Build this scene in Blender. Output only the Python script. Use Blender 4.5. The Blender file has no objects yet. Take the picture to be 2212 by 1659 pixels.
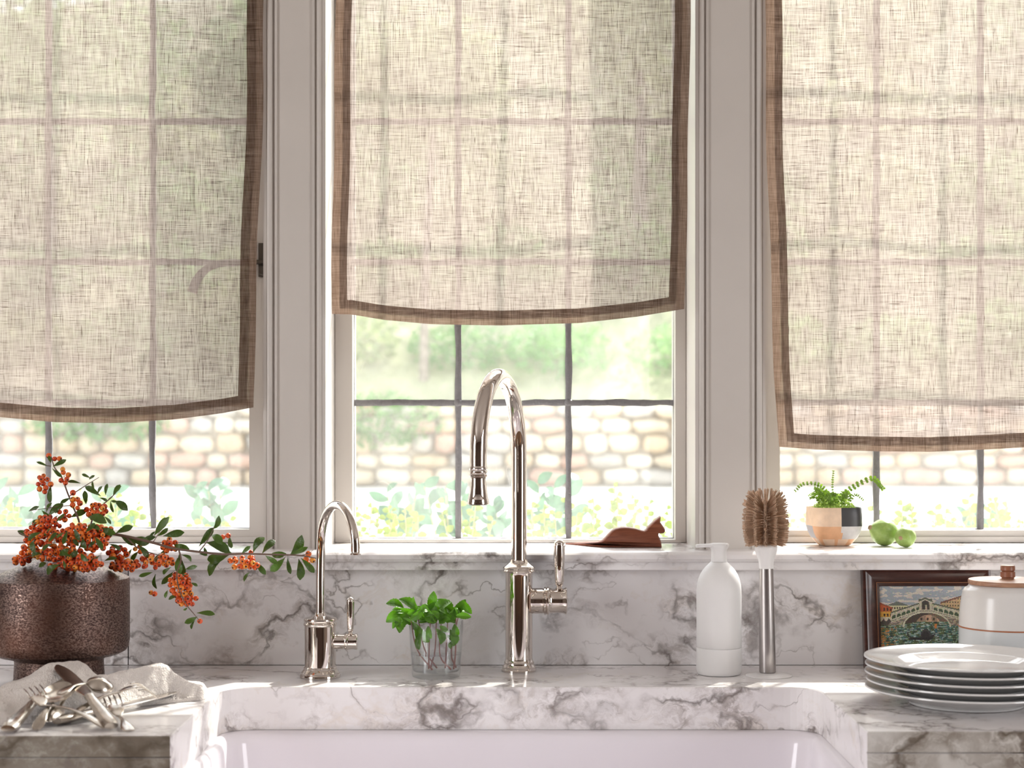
import bpy, bmesh, math, random
from mathutils import Vector, Matrix, noise
R = random.Random(7)
PI = math.pi
scene = bpy.context.scene
COL = scene.collection

# ------------------------------------------------------------------ camera
F = 3690.0                                # focal length in pixels of the 2212 px wide frame
CAMY, CAMZ, HZ = -2.4, 1.244, 908.0
cam_d = bpy.data.cameras.new('camera'); cam = bpy.data.objects.new('camera', cam_d); COL.objects.link(cam)
cam.location = (0, CAMY, CAMZ); cam.rotation_euler = (PI / 2, 0, 0)
cam_d.sensor_width = 36; cam_d.lens = F / 2212 * 36
cam_d.shift_y = (HZ - 829.5) / 2212; cam_d.clip_start = .05; cam_d.clip_end = 200
cam_d.dof.use_dof = True; cam_d.dof.focus_distance = 2.33; cam_d.dof.aperture_fstop = 5.6
scene.camera = cam
# ------------------------------------------------------------------ world, sun, exposure
w = bpy.data.worlds.new('sky'); scene.world = w; w.use_nodes = True
nt = w.node_tree; nt.nodes.clear()
out = nt.nodes.new('ShaderNodeOutputWorld'); bg = nt.nodes.new('ShaderNodeBackground')
sky = nt.nodes.new('ShaderNodeTexSky'); sky.sky_type = 'NISHITA'; sky.sun_disc = False
sky.sun_elevation = math.radians(50); sky.sun_rotation = math.radians(30); sky.dust_density = 3; sky.air_density = 1
hsv = nt.nodes.new('ShaderNodeHueSaturation'); hsv.inputs['Saturation'].default_value = .35
nt.links.new(sky.outputs[0], hsv.inputs['Color']); nt.links.new(hsv.outputs[0], bg.inputs[0]); nt.links.new(bg.outputs[0], out.inputs[0])
bg.inputs[1].default_value = 0.72
sd = bpy.data.lights.new('sun', 'SUN'); sun = bpy.data.objects.new('sun', sd); COL.objects.link(sun)
sd.energy = 9.0; sd.angle = math.radians(1.2); sd.color = (1, .95, .88)
sun.location = (3, 6, 8)
sun.rotation_euler = Vector((-.58, -1, -1.22)).to_track_quat('-Z', 'Y').to_euler()
# added fill lamps at the side openings, brightening the room from out of view
def fill_light(name, loc, rot, sx, sy, e, c):
    a = bpy.data.lights.new(name, 'AREA'); a.shape = 'RECTANGLE'; a.size = sx; a.size_y = sy; a.energy = e; a.color = c
    o = bpy.data.objects.new(name, a); COL.objects.link(o); o.location = loc; o.rotation_euler = rot
    return o
fill_light('left_fill_light', (-2.48, -2.1, 1.5), (0, -PI / 2, 0), 1.7, 1.15, 38, (1, .97, .955))
fill_light('right_fill_light', (2.48, -2.1, 1.5), (0, PI / 2, 0), 1.7, 1.15, 30, (1, .97, .955))
vs = scene.view_settings
vs.view_transform = 'Standard'; vs.look = 'None'; vs.exposure = 0.0; vs.gamma = 1; vs.use_curve_mapping = False
cy = scene.cycles
cy.max_bounces = 10; cy.diffuse_bounces = 4; cy.glossy_bounces = 5; cy.transmission_bounces = 6; cy.transparent_max_bounces = 14
cy.caustics_reflective = False; cy.caustics_refractive = False; cy.sample_clamp_indirect = 6; cy.use_denoising = True
cy.use_adaptive_sampling = True; cy.adaptive_threshold = .02

# ------------------------------------------------------------------ helpers
def S(d): return d / F
def at(X, Y, d):                                       # a measured direction and a depth give a point of the room
    return Vector(((X - 1106) * d / F, d + CAMY, CAMZ - (Y - HZ) * d / F))
def on(X, Y, h=0., z0=.90):                            # the point of a level surface (z0 + h) in that direction
    d = (CAMZ - z0 - h) * F / (Y - HZ); return at(X, Y, d)
def lin(c): return tuple((v / 255 / 12.92 if v / 255 <= .04045 else ((v / 255 + .055) / 1.055) ** 2.4) for v in c)

ORG = {}
def props(o, label=None, cat=None, group=None, kind=None):
    if label: o['label'] = label
    if cat: o['category'] = cat
    if group: o['group'] = group
    if kind: o['kind'] = kind
    return o
def empty(name, loc, label=None, cat=None, group=None, kind=None):
    o = bpy.data.objects.new(name, None); COL.objects.link(o); o.location = loc; o.empty_display_size = .02
    ORG[o.name] = Vector(loc); return props(o, label, cat, group, kind)
def link(me, name, parent=None, M=None):
    o = bpy.data.objects.new(name, me); COL.objects.link(o)
    if parent: o.parent = parent
    if M is not None: o.matrix_local = M
    return o
def frame_m(pos, d, up, s=(1, 1, 1)):                  # local +Y along d, +Z near up
    d = Vector(d).normalized(); x = d.cross(Vector(up))
    if x.length < 1e-4: x = d.cross(Vector((1, .1, 0)))
    x.normalize(); z = x.cross(d)
    M = Matrix((x, d, z)).transposed().to_4x4(); M.translation = pos
    return M @ Matrix.Diagonal((*s, 1))
def put(me, name, parent, pos, d, up, s):              # piece with shared mesh data
    return link(me, name, parent, frame_m(Vector(pos) - ORG[parent.name], d, up, s if hasattr(s, '__len__') else (s, s, s)))

class MB:
    def __init__(s): s.v = []; s.f = []; s.m = []; s.c = []
    def add(s, vs, fs, m=0):
        b = len(s.v); s.v += [Vector(v) for v in vs]; s.f += [tuple(b + i for i in f) for f in fs]; s.m += [m] * len(fs); return s
    def box(s, a, b, m=0):
        (x0, y0, z0), (x1, y1, z1) = a, b
        return s.add([(x0, y0, z0), (x1, y0, z0), (x1, y1, z0), (x0, y1, z0), (x0, y0, z1), (x1, y0, z1), (x1, y1, z1), (x0, y1, z1)],
              [(0, 3, 2, 1), (4, 5, 6, 7), (0, 1, 5, 4), (1, 2, 6, 5), (2, 3, 7, 6), (3, 0, 4, 7)], m)
    def rings(s, rings, cap0=True, cap1=True, m=0, closed=True):
        n = len(rings[0]); b = len(s.v)
        for r in rings: s.v += [Vector(p) for p in r]
        for i in range(len(rings) - 1):
            for j in range(n if closed else n - 1):
                k = (j + 1) % n
                s.f.append((b + i * n + j, b + i * n + k, b + (i + 1) * n + k, b + (i + 1) * n + j)); s.m.append(m)
        if cap0: s.f.append(tuple(b + j for j in reversed(range(n)))); s.m.append(m)
        if cap1: s.f.append(tuple(b + (len(rings) - 1) * n + j for j in range(n))); s.m.append(m)
        return s
    def lathe(s, prof, o=(0, 0, 0), axis='z', n=48, m=0, cap=True, sy=1.0):
        o = Vector(o); rr = []
        for r, h in prof:
            r = max(r, 1e-5); ring = []
            for j in range(n):
                a = 2 * PI * j / n; c, q = r * math.cos(a), r * math.sin(a) * sy
                ring.append(o + (Vector((c, q, h)) if axis == 'z' else Vector((h, c, q))))
            rr.append(ring)
        return s.rings(rr, cap, cap, m)
    def tube(s, pts, rad, n=16, m=0, up=(0, 1, 0), ry=None):
        pts = [Vector(p) for p in pts]
        if not hasattr(rad, '__len__'): rad = [rad] * len(pts)
        if ry is None: ry = rad
        elif not hasattr(ry, '__len__'): ry = [ry] * len(pts)
        rr = []; prev = None
        for i, p in enumerate(pts):
            t = (pts[min(i + 1, len(pts) - 1)] - pts[max(i - 1, 0)]).normalized()
            if prev is None:
                u = Vector(up)
                if abs(u.normalized().dot(t)) > .98: u = Vector((1, 0, 0))
                x = t.cross(u).normalized()
            else: x = (prev - prev.dot(t) * t).normalized()
            prev = x; z = x.cross(t)
            rr.append([p + x * rad[i] * math.cos(2 * PI * j / n) + z * ry[i] * math.sin(2 * PI * j / n) for j in range(n)])
        return s.rings(rr, True, True, m)
    def ball(s, c, r, nu=12, nv=8, m=0):
        c = Vector(c); r = Vector(r) if hasattr(r, '__len__') else Vector((r, r, r))
        rr = [[c + Vector((r.x * math.sin(PI * i / nv) * math.cos(2 * PI * j / nu), r.y * math.sin(PI * i / nv) * math.sin(2 * PI * j / nu), -r.z * math.cos(PI * i / nv)))
               for j in range(nu)] for i in range(1, nv)]
        rr = [[c - Vector((0, 0, r.z * .999)) + (q - c) * .001 for q in rr[0]]] + rr + [[c + Vector((0, 0, r.z * .999)) + (q - c) * .001 for q in rr[-1]]]
        return s.rings(rr, True, True, m)
    def grid(s, fn, nu, nv, m=0):
        b = len(s.v)
        for i in range(nv + 1):
            for j in range(nu + 1): s.v.append(Vector(fn(j / nu, i / nv)))
        for i in range(nv):
            for j in range(nu):
                a = b + i * (nu + 1) + j; s.f.append((a, a + 1, a + nu + 2, a + nu + 1)); s.m.append(m)
        return s
    def mesh(s, name, mats, org=(0, 0, 0), smooth=None):
        org = Vector(org); me = bpy.data.meshes.new(name)
        me.from_pydata([v - org for v in s.v], [], s.f)
        for mt in (mats if isinstance(mats, (list, tuple)) else [mats]): me.materials.append(mt)
        me.polygons.foreach_set('material_index', s.m)
        me.update()
        if smooth is None or smooth:
            me.polygons.foreach_set('use_smooth', [True] * len(me.polygons))
            me.set_sharp_from_angle(angle=math.radians(38 if smooth is None else smooth))
        return me
    def build(s, name, mats, parent=None, smooth=None, loc=None):
        if parent is not None: org = ORG[parent.name]
        else:
            if loc is None:
                xs = [v.x for v in s.v]; ys = [v.y for v in s.v]; zs = [v.z for v in s.v]
                loc = ((min(xs) + max(xs)) / 2, (min(ys) + max(ys)) / 2, min(zs))
            org = Vector(loc)
        me = s.mesh(name, mats, org, smooth)
        o = link(me, name, parent)
        if parent is None: o.location = org
        ORG[o.name] = org.copy(); return o

def rrect(x0, y0, x1, y1, r, z, n=6):
    pts = []
    for cx, cyy, a0 in ((x1 - r, y1 - r, 0), (x0 + r, y1 - r, 90), (x0 + r, y0 + r, 180), (x1 - r, y0 + r, 270)):
        for k in range(n + 1):
            a = math.radians(a0 + 90 * k / n); pts.append(Vector((cx + r * math.cos(a), cyy + r * math.sin(a), z)))
    return pts
def bez(pts, n=8):                                     # Catmull-Rom through the points
    P = [Vector(p) for p in pts]; P = [2 * P[0] - P[1]] + P + [2 * P[-1] - P[-2]]; o = []
    for i in range(1, len(P) - 2):
        for k in range(n):
            t = k / n; a, b, c, d = P[i - 1], P[i], P[i + 1], P[i + 2]
            o.append(.5 * ((2 * b) + (c - a) * t + (2 * a - 5 * b + 4 * c - d) * t * t + (3 * b - a - 3 * c + d) * t ** 3))
    o.append(P[-2]); return o
def interp(tab, x):
    if x <= tab[0][0]: return tab[0][1]
    for (a, b), (c, d) in zip(tab, tab[1:]):
        if x <= c: return b + (d - b) * (x - a) / (c - a)
    return tab[-1][1]
def sm(t): t = max(0, min(1, t)); return t * t * (3 - 2 * t)

# ------------------------------------------------------------------ materials
class NG:
    def __init__(s, name):
        s.m = bpy.data.materials.new(name); s.m.use_nodes = True; s.t = s.m.node_tree; s.t.nodes.clear()
        s.out = s.n('ShaderNodeOutputMaterial')
    def n(s, t, **k):
        q = s.t.nodes.new(t)
        for a, b in k.items(): setattr(q, a, b)
        return q
    def l(s, a, b): s.t.links.new(a, b)
    def setin(s, node, i, v):
        if isinstance(v, bpy.types.NodeSocket): s.l(v, node.inputs[i])
        elif v is not None:
            if isinstance(v, tuple) and len(v) == 3 and node.inputs[i].type == 'RGBA': v = (*v, 1)
            node.inputs[i].default_value = v
    def math(s, op, a, b=None, c=None, clamp=False):
        q = s.n('ShaderNodeMath', operation=op); q.use_clamp = clamp
        s.setin(q, 0, a)
        if b is not None: s.setin(q, 1, b)
        if c is not None: s.setin(q, 2, c)
        return q.outputs[0]
    def vmath(s, op, a, b):
        q = s.n('ShaderNodeVectorMath', operation=op); s.setin(q, 0, a); s.setin(q, 1, b); return q.outputs[0]
    def pos(s): return s.n('ShaderNodeNewGeometry').outputs['Position']
    def obj(s): return s.n('ShaderNodeTexCoord').outputs['Object']
    def map(s, v, sc=(1, 1, 1), rot=(0, 0, 0), loc=(0, 0, 0)):
        q = s.n('ShaderNodeMapping'); s.l(v, q.inputs[0]); q.inputs[1].default_value = loc; q.inputs[2].default_value = rot; q.inputs[3].default_value = sc
        return q.outputs[0]
    def noise(s, v, scale, detail=3, rough=.5, dist=0, col=False):
        q = s.n('ShaderNodeTexNoise'); s.l(v, q.inputs['Vector']); q.inputs['Scale'].default_value = scale
        q.inputs['Detail'].default_value = detail; q.inputs['Roughness'].default_value = rough; q.inputs['Distortion'].default_value = dist
        return q.outputs['Color' if col else 'Fac']
    def ramp(s, f, stops, interp='LINEAR'):
        q = s.n('ShaderNodeValToRGB'); s.setin(q, 0, f); e = q.color_ramp.elements; q.color_ramp.interpolation = interp
        while len(e) < len(stops): e.new(.5)
        for k, (p, c) in zip(e, stops):
            k.position = p; k.color = (c, c, c, 1) if not hasattr(c, '__len__') else (*c, 1)
        return q.outputs[0]
    def mix(s, f, a, b, blend='MIX'):
        q = s.n('ShaderNodeMix', data_type='RGBA', blend_type=blend); s.setin(q, 0, f); s.setin(q, 6, a); s.setin(q, 7, b); return q.outputs[2]
    def bsdf(s, col, rough=.5, metal=0, **k):
        q = s.n('ShaderNodeBsdfPrincipled'); s.setin(q, 'Base Color', col); s.setin(q, 'Roughness', rough); s.setin(q, 'Metallic', metal)
        for a, b in k.items(): s.setin(q, a.replace('_', ' '), b)
        return q
    def bump(s, node, h, strength=.2, dist=.001):
        b = s.n('ShaderNodeBump'); b.inputs['Strength'].default_value = strength; b.inputs['Distance'].default_value = dist
        s.l(h, b.inputs['Height']); s.l(b.outputs[0], node.inputs['Normal'])
    def done(s, sh):
        s.l(sh.outputs[0] if hasattr(sh, 'outputs') else sh, s.out.inputs[0]); return s.m
def simple(name, col, rough=.5, metal=0, var=0, vs=40, bump=0, bs=200, **k):
    g = NG(name); c = col
    if var:
        f = g.noise(g.pos(), vs, 4, .6)
        c = g.mix(g.ramp(f, [(.3, 0), (.7, 1)]), tuple(v * (1 - var) for v in col), tuple(min(1, v * (1 + var)) for v in col))
    b = g.bsdf(c, rough, metal, **k)
    if bump: g.bump(b, g.noise(g.pos(), bs, 3), bump)
    return g.done(b)

paint = simple('white_paint', (.66, .62, .58), .38, var=.02, vs=8, bump=.05, bs=300)
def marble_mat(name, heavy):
    g = NG(name); P = g.pos()
    def warp(v, sc, amp, det=4, loc=(0, 0, 0)):
        n_ = g.noise(g.map(P, loc=loc), sc, det, .6, col=True)
        return g.vmath('ADD', v, g.vmath('MULTIPLY', g.vmath('SUBTRACT', n_, (.5, .5, .5)), (amp, amp, amp)))
    W = warp(P, 8, .13); W = warp(W, 30, .030, 3, (4, 4, 4)); W = warp(W, 130, .008, 2, (1, 7, 4))
    W = g.map(W, (1, 1.3, 2.1), (0, math.radians(24), math.radians(18)))
    def vein(sc, wid, off, pw):
        a = g.math('ABSOLUTE', g.math('SUBTRACT', g.noise(g.map(W, loc=off), sc, 2, .5), .5))
        return g.math('POWER', g.math('SUBTRACT', 1, g.math('DIVIDE', a, wid, clamp=True), clamp=True), pw)
    def mask(sc, lo, hi, off, det=3): return g.ramp(g.noise(g.map(P, loc=off), sc, det, .6), [(lo, 0), (hi, 1)])
    grain = g.ramp(g.noise(g.map(W, loc=(1, 8, 2)), 34, 5, .75), [(.42 - .10 * heavy, 0), (.60 - .06 * heavy, 1)])
    m1 = mask(7, .40 - .2 * heavy, .56 - .15 * heavy, (3, 1, 7)); m2 = mask(11, .44, .60, (9, 4, 2))
    v1 = g.math('MULTIPLY', vein(3.4, .016 + .02 * heavy, (0, 0, 0), 1.1), m1)
    v1b = g.math('MULTIPLY', g.math('MULTIPLY', vein(3.4, .062 + .11 * heavy, (0, 0, 0), .8), grain), m1)
    v2 = g.math('MULTIPLY', vein(7.5, .020, (5, 2, 1), 1.4), m2)
    v2b = g.math('MULTIPLY', g.math('MULTIPLY', vein(7.5, .07 + .05 * heavy, (5, 2, 1), .9), grain), mask(9, .50 - .1 * heavy, .62, (2, 6, 3)))
    k_ = 1 - .26 * heavy  # darker base puts the shade of the front edges into the colour
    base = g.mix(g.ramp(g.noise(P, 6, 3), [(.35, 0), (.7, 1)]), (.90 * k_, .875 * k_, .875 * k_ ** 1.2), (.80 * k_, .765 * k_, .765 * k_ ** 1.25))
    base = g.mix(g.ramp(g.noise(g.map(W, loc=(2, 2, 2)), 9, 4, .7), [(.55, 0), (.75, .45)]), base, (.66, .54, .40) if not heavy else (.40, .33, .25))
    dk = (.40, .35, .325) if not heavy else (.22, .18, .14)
    c = g.mix(g.math('MULTIPLY', v1b, .85), base, dk); c = g.mix(g.math('MULTIPLY', v2b, .75), c, dk)
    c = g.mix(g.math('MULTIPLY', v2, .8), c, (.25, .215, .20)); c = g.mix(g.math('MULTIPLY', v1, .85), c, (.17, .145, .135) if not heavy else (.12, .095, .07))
    b = g.bsdf(c, .16 if not heavy else .3); return g.done(b)
marble = marble_mat('marble', 0); shaded_edge = marble_mat('shaded_marble_edge', 1.5); shaded_edge2 = marble_mat('shaded_marble_edge_right', .8)  # front edge copies: heavier brown veins plus painted-in shade, darkest on the left
porcelain = simple('sink_fireclay', (.86, .82, .865), .10)
glaze = simple('plate_glaze', (.80, .79, .78), .06)
nickel = simple('polished_nickel', (.74, .68, .63), .035, 1)
silver = simple('worn_silver', (.58, .53, .47), .2, 1, var=.2, vs=60)
g = NG('brushed_steel'); b = g.bsdf((.46, .43, .42), .33, 1); g.bump(b, g.noise(g.map(g.pos(), (900, 900, 12)), 1, 2), .12, .0004); steel = g.done(b)
def clear(name, tint, dust=0., rough=.0, ior=1.45, bumpy=0):
    g = NG(name); tr = g.n('ShaderNodeBsdfTransparent'); tr.inputs[0].default_value = (*tint, 1)
    gl = g.n('ShaderNodeBsdfGlossy'); gl.inputs['Roughness'].default_value = rough
    geo = g.n('ShaderNodeNewGeometry'); dt = g.n('ShaderNodeVectorMath', operation='DOT_PRODUCT'); g.l(geo.outputs['Normal'], dt.inputs[0]); g.l(geo.outputs['Incoming'], dt.inputs[1])
    r0 = ((ior - 1) / (ior + 1)) ** 2; cs = g.math('SUBTRACT', 1, g.math('ABSOLUTE', dt.outputs['Value']), clamp=True)
    frs = g.math('ADD', g.math('MULTIPLY', g.math('POWER', cs, 5), 1 - r0), r0)
    if bumpy:
        bp = g.n('ShaderNodeBump'); bp.inputs['Strength'].default_value = bumpy; bp.inputs['Distance'].default_value = .004
        g.l(g.noise(g.pos(), 14, 2), bp.inputs['Height']); g.l(bp.outputs[0], gl.inputs['Normal'])
    mx = g.n('ShaderNodeMixShader'); g.l(frs, mx.inputs[0]); g.l(tr.outputs[0], mx.inputs[1]); g.l(gl.outputs[0], mx.inputs[2]); o = mx
    if dust:
        tl = g.n('ShaderNodeBsdfTranslucent'); tl.inputs[0].default_value = (.95, .94, .92, 1)
        f = g.math('ADD', g.ramp(g.noise(g.pos(), 900, 2), [(.62, dust * .6), (.70, dust * 3)]), g.ramp(g.noise(g.pos(), 9, 3), [(.35, 0), (.75, dust * .8)]))
        m2 = g.n('ShaderNodeMixShader'); g.l(f, m2.inputs[0]); g.l(mx.outputs[0], m2.inputs[1]); g.l(tl.outputs[0], m2.inputs[2]); o = m2
    return g.done(o)
pane_glass = clear('dusty_window_glass', (.97, .985, .975), .05, bumpy=.4)
tumbler_glass = clear('tumbler_glass', (.955, .965, .965), ior=1.55)
water_mat = clear('water', (.96, .965, .97), ior=1.22)
def cloth_mat(name, col, dark, a0, a1, transl, tint):
    g = NG(name); P = g.pos()
    vt = g.noise(g.map(P, (1050, 1050, 40)), 1, 1, .5); ht = g.noise(g.map(P, (34, 34, 1100), loc=(3, 3, 3)), 1, 1, .5)
    vt2 = g.noise(g.map(P, (430, 430, 20), loc=(7, 7, 7)), 1, 2, .6); ht2 = g.noise(g.map(P, (18, 18, 470), loc=(5, 1, 3)), 1, 2, .6)
    d = g.math('ADD', g.math('MULTIPLY', g.math('ADD', vt, ht), .30), g.math('MULTIPLY', g.math('ADD', vt2, ht2), .20))
    sv = g.ramp(g.noise(g.map(P, (800, 800, 42), loc=(2, 9, 4)), 1, 1), [(.68, 0), (.78, 1)])
    sh = g.ramp(g.noise(g.map(P, (40, 40, 850), loc=(8, 3, 6)), 1, 1), [(.67, 0), (.77, 1)])
    slub = g.math('MAXIMUM', sv, sh)
    dens = g.ramp(d, [(.38, 0), (.62, 1)])
    c = g.mix(dens, tint, col); c = g.mix(g.math('MULTIPLY', slub, .8), c, dark)
    al = g.math('ADD', g.math('MULTIPLY', dens, a1 - a0), a0); al = g.math('MAXIMUM', al, g.math('MULTIPLY', slub, .95))
    df = g.n('ShaderNodeBsdfDiffuse'); tl = g.n('ShaderNodeBsdfTranslucent'); g.l(c, df.inputs[0]); g.l(c, tl.inputs[0])
    m = g.n('ShaderNodeMixShader'); m.inputs[0].default_value = transl; g.l(df.outputs[0], m.inputs[1]); g.l(tl.outputs[0], m.inputs[2])
    tr = g.n('ShaderNodeBsdfTransparent'); m2 = g.n('ShaderNodeMixShader'); g.l(al, m2.inputs[0]); g.l(tr.outputs[0], m2.inputs[1]); g.l(m.outputs[0], m2.inputs[2])
    return g.done(m2)
linen = cloth_mat('sheer_linen', (.162, .128, .114), (.07, .04, .03), .68, .99, .62, (.46, .392, .36))
hem_linen = cloth_mat('hem_linen', (.105, .066, .046), (.07, .045, .03), .88, 1., .55, (.22, .152, .115))
g = NG('lead'); b = g.bsdf(g.mix(g.noise(g.pos(), 60, 4, .7), (.17, .165, .175), (.34, .33, .34)), .55, .35); g.bump(b, g.noise(g.pos(), 350, 3), .5, .002); lead = g.done(b)
soap_white = simple('matte_white_ceramic', (.80, .785, .775), .55)
plastic_white = simple('white_plastic', (.82, .80, .79), .3)
bristle_m = simple('bristle', (.62, .44, .31), .6, var=.2, vs=120)
def wood(name, a, b_, rough=.35, sc=(6, 60, 60)):
    g = NG(name); f = g.noise(g.map(g.pos(), sc), 1, 5, .65, .6); q = g.bsdf(g.mix(g.ramp(f, [(.3, 0), (.7, 1)]), a, b_), rough); return g.done(q)
cat_wood = wood('cat_wood', (.16, .045, .025), (.34, .115, .06), .35, (14, 90, 160))
lid_wood = wood('lid_wood', (.30, .15, .09), (.48, .27, .17), .4, (14, 90, 60))
knob_wood = wood('knob_wood', (.22, .085, .045), (.36, .15, .085), .35, (80, 80, 20))
frame_wood = wood('frame_wood', (.030, .012, .010), (.085, .032, .024), .22, (14, 60, 60))
gilt = simple('gilt_line', (.42, .17, .07), .4)
copper_line = simple('unglazed_clay_line', (.42, .15, .07), .5)
jar_up = simple('jar_white_glaze', (.76, .735, .715), .2, var=.02, vs=20)
jar_low = simple('jar_pale_blue_glaze', (.66, .68, .69), .2, var=.02, vs=20)
g = NG('bronze_glaze'); P = g.pos()
f = g.ramp(g.noise(g.map(P, (1, 1, 1.7), (0, .4, .5)), 330, 4, .7, .3), [(.45, 0), (.58, 1)])
c = g.mix(f, (.052, .031, .028), (.25, .168, .14)); c = g.mix(g.ramp(g.noise(P, 12, 3), [(.4, 0), (.65, .7)]), c, (.12, .05, .03))
b = g.bsdf(c, g.ramp(f, [(0, .48), (1, .30)]), .85); g.bump(b, f, .25, .0006); bronze = g.done(b)
def leafm(name, col, back, transl=.35, rough=.3, sp=.5):
    g = NG(name); f = g.math('ADD', g.math('MULTIPLY', g.noise(g.pos(), 90, 3), .6), g.math('MULTIPLY', g.n('ShaderNodeObjectInfo').outputs['Random'], .5)); c = g.mix(f, tuple(v * .55 for v in col), tuple(v * 1.55 for v in col))
    bk = g.mix(f, tuple(v * .7 for v in back), tuple(min(1, v * 1.3) for v in back))
    p = g.bsdf(c, rough); p.inputs['Specular IOR Level'].default_value = sp
    tl = g.n('ShaderNodeBsdfTranslucent'); g.l(bk, tl.inputs[0]); g.bump(p, g.noise(g.pos(), 420, 2), .5, .0015)
    m = g.n('ShaderNodeMixShader'); m.inputs[0].default_value = transl; g.l(p.outputs[0], m.inputs[1]); g.l(tl.outputs[0], m.inputs[2]); return g.done(m)
fire_leaf = leafm('firethorn_leaf', (.075, .125, .022), (.20, .40, .02), .28, .28)
mint_leaf = leafm('mint_leaf', (.11, .25, .03), (.38, .66, .03), .42, .35)
fern_leaf = leafm('fern_leaf', (.20, .33, .07), (.50, .64, .14), .45, .45)
pale_leaf = leafm('pale_garden_leaf', (.30, .42, .12), (.55, .62, .18), .45, .5)
blue_leaf = leafm('blue_green_garden_leaf', (.13, .27, .19), (.25, .42, .25), .3, .35)
shrub_leaf = leafm('shrub_leaf', (.17, .32, .12), (.36, .55, .22), .4, .5)
shrub_leaf2 = leafm('olive_shrub_leaf', (.32, .40, .20), (.55, .60, .32), .4, .5)
twig_m = simple('brown_twig', (.14, .085, .06), .6); mint_stem = simple('red_mint_stem', (.30, .12, .10), .45); pale_stem = simple('pale_stem', (.45, .42, .22), .5)
g = NG('orange_berry'); b = g.bsdf(g.ramp(g.n('ShaderNodeObjectInfo').outputs['Random'], [(0, (.58, .06, .014)), (.45, (.74, .115, .020)), (.85, (.82, .19, .025)), (1, (.85, .36, .05))]), .25); b.inputs['Subsurface Weight'].default_value = 0; berry_m = g.done(b)
navel_m = simple('berry_navel', (.06, .02, .012), .7)
g = NG('green_rind'); P = g.pos(); f = g.noise(P, 160, 4, .6)
b = g.bsdf(g.mix(f, (.20, .34, .06), (.42, .55, .17)), .32); g.bump(b, g.noise(P, 110, 3), .5, .002); rind = g.done(b)
scar = simple('stem_scar', (.40, .27, .15), .7)
clay_or = simple('pot_orange_clay', (.72, .40, .22), .5, var=.1, vs=60); clay_be = simple('pot_beige_clay', (.78, .58, .42), .5, var=.1, vs=60)
pot_black = simple('pot_black_glaze', (.045, .043, .045), .35); pot_grey = simple('pot_white_glaze', (.60, .58, .57), .4, var=.06, vs=200); pot_lilac = simple('pot_grey_glaze', (.42, .42, .46), .4)
soil_m = simple('mossy_soil', (.12, .13, .04), .9, var=.4, vs=200, bump=.5)
g = NG('towel_linen'); P = g.pos(); b = g.bsdf(g.mix(g.noise(P, 500, 3), (.76, .69, .63), (.90, .84, .80)), .85)
hh = g.math('ADD', g.noise(g.map(P, (900, 120, 900)), 1, 2), g.noise(P, 160, 3)); g.bump(b, hh, .9, .003); towel_m = g.done(b)
stone_ms = [simple('stone_' + n_, c_, .85, var=.18, vs=14, bump=.4, bs=60) for n_, c_ in
            (('ochre', (.60, .47, .32)), ('sand', (.66, .56, .42)), ('rose', (.60, .40, .31)), ('grey', (.52, .48, .43)), ('cream', (.72, .64, .52)))]
mortar = simple('mortar', (.50, .44, .37), .95, var=.1, bump=.4)
earth = simple('hill_earth', (.36, .36, .22), .95, var=.25, vs=5)
gravel = simple('pale_paving', (.72, .69, .64), .9, var=.08, vs=10)
bark = simple('bark', (.34, .29, .24), .9, var=.3, vs=30, bump=.6)
floor_m = wood('oak_floor', (.16, .09, .05), (.26, .16, .10), .4, (20, 2, 20))
brown_wall = simple('brown_panelling', (.10, .06, .042), .5, var=.1); ceil_m = simple('ceiling_paint', (.80, .78, .76), .7); side_m = simple('plaster', (.50, .44, .39), .7)
iron = simple('latch_iron', (.10, .085, .07), .5, .6)
brass_dark = simple('patinated_brass', (.16, .12, .07), .45, .8)
spray_face = simple('spray_face_rubber', (.25, .23, .22), .4, .3)
# ------------------------------------------------------------------ room shell
def struct(mb, name, mats, parent=None, smooth=0): 
    o = mb.build(name, mats, parent, smooth=smooth)
    if parent is None: o['kind'] = 'structure'
    return o
def xa(X, d): return (X - 1106) * d / F
ZS = 1.062                                             # top of the marble ledge
ZH = 2.25                                              # window head
OP = [(-.894, xa(570, 2.42)), (xa(704, 2.42), xa(1501, 2.42)), (xa(1653, 2.42), .90)]   # the three openings
WF = .02                                               # face of the window wall
mb = MB(); edges = [-2.5] + [e for o in OP for e in o] + [2.5]
for k in range(0, 8, 2): mb.box((edges[k], WF, ZS), (edges[k + 1], .26, ZH))
mb.box((-2.5, WF, ZH), (2.5, .26, 2.7)); mb.box((-2.5, WF, 0), (2.5, .26, 1.035))
struct(mb, 'wall_back', paint)
struct(MB().box((-2.6, -5.0, -.1), (2.6, .26, 0)), 'floor', floor_m)
struct(MB().box((-2.6, -5.0, 2.7), (2.6, .26, 2.8)), 'ceiling', ceil_m)
for sx, nm, num in ((-1, 'left', 4), (1, 'right', 5)):
    x0, x1 = (-2.6, -2.5) if sx < 0 else (2.5, 2.6)
    mb = MB().box((x0, -5, 0), (x1, -2.7, 2.7)).box((x0, -1.5, 0), (x1, .26, 2.7)).box((x0, -2.7, 2.37), (x1, -1.5, 2.7)).box((x0, -2.7, 0), (x1, -1.5, .63))
    struct(mb, 'wall_' + nm, side_m)
    wn = empty('window_%d' % num, ((x0 + x1) / 2, -2.1, .63), kind='structure')  # unseen side opening, added for the fill light and the tap reflections
    mb = MB()
    for y in (-2.7, -1.525): mb.box((x0 + .02, y, .63), (x1 - .02, y + .025, 2.37))
    mb.box((x0 + .02, -2.7, .63), (x1 - .02, -1.5, .65)).box((x0 + .02, -2.7, 2.35), (x1 - .02, -1.5, 2.37))
    mb.build('frame', paint, wn, smooth=0)
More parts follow.
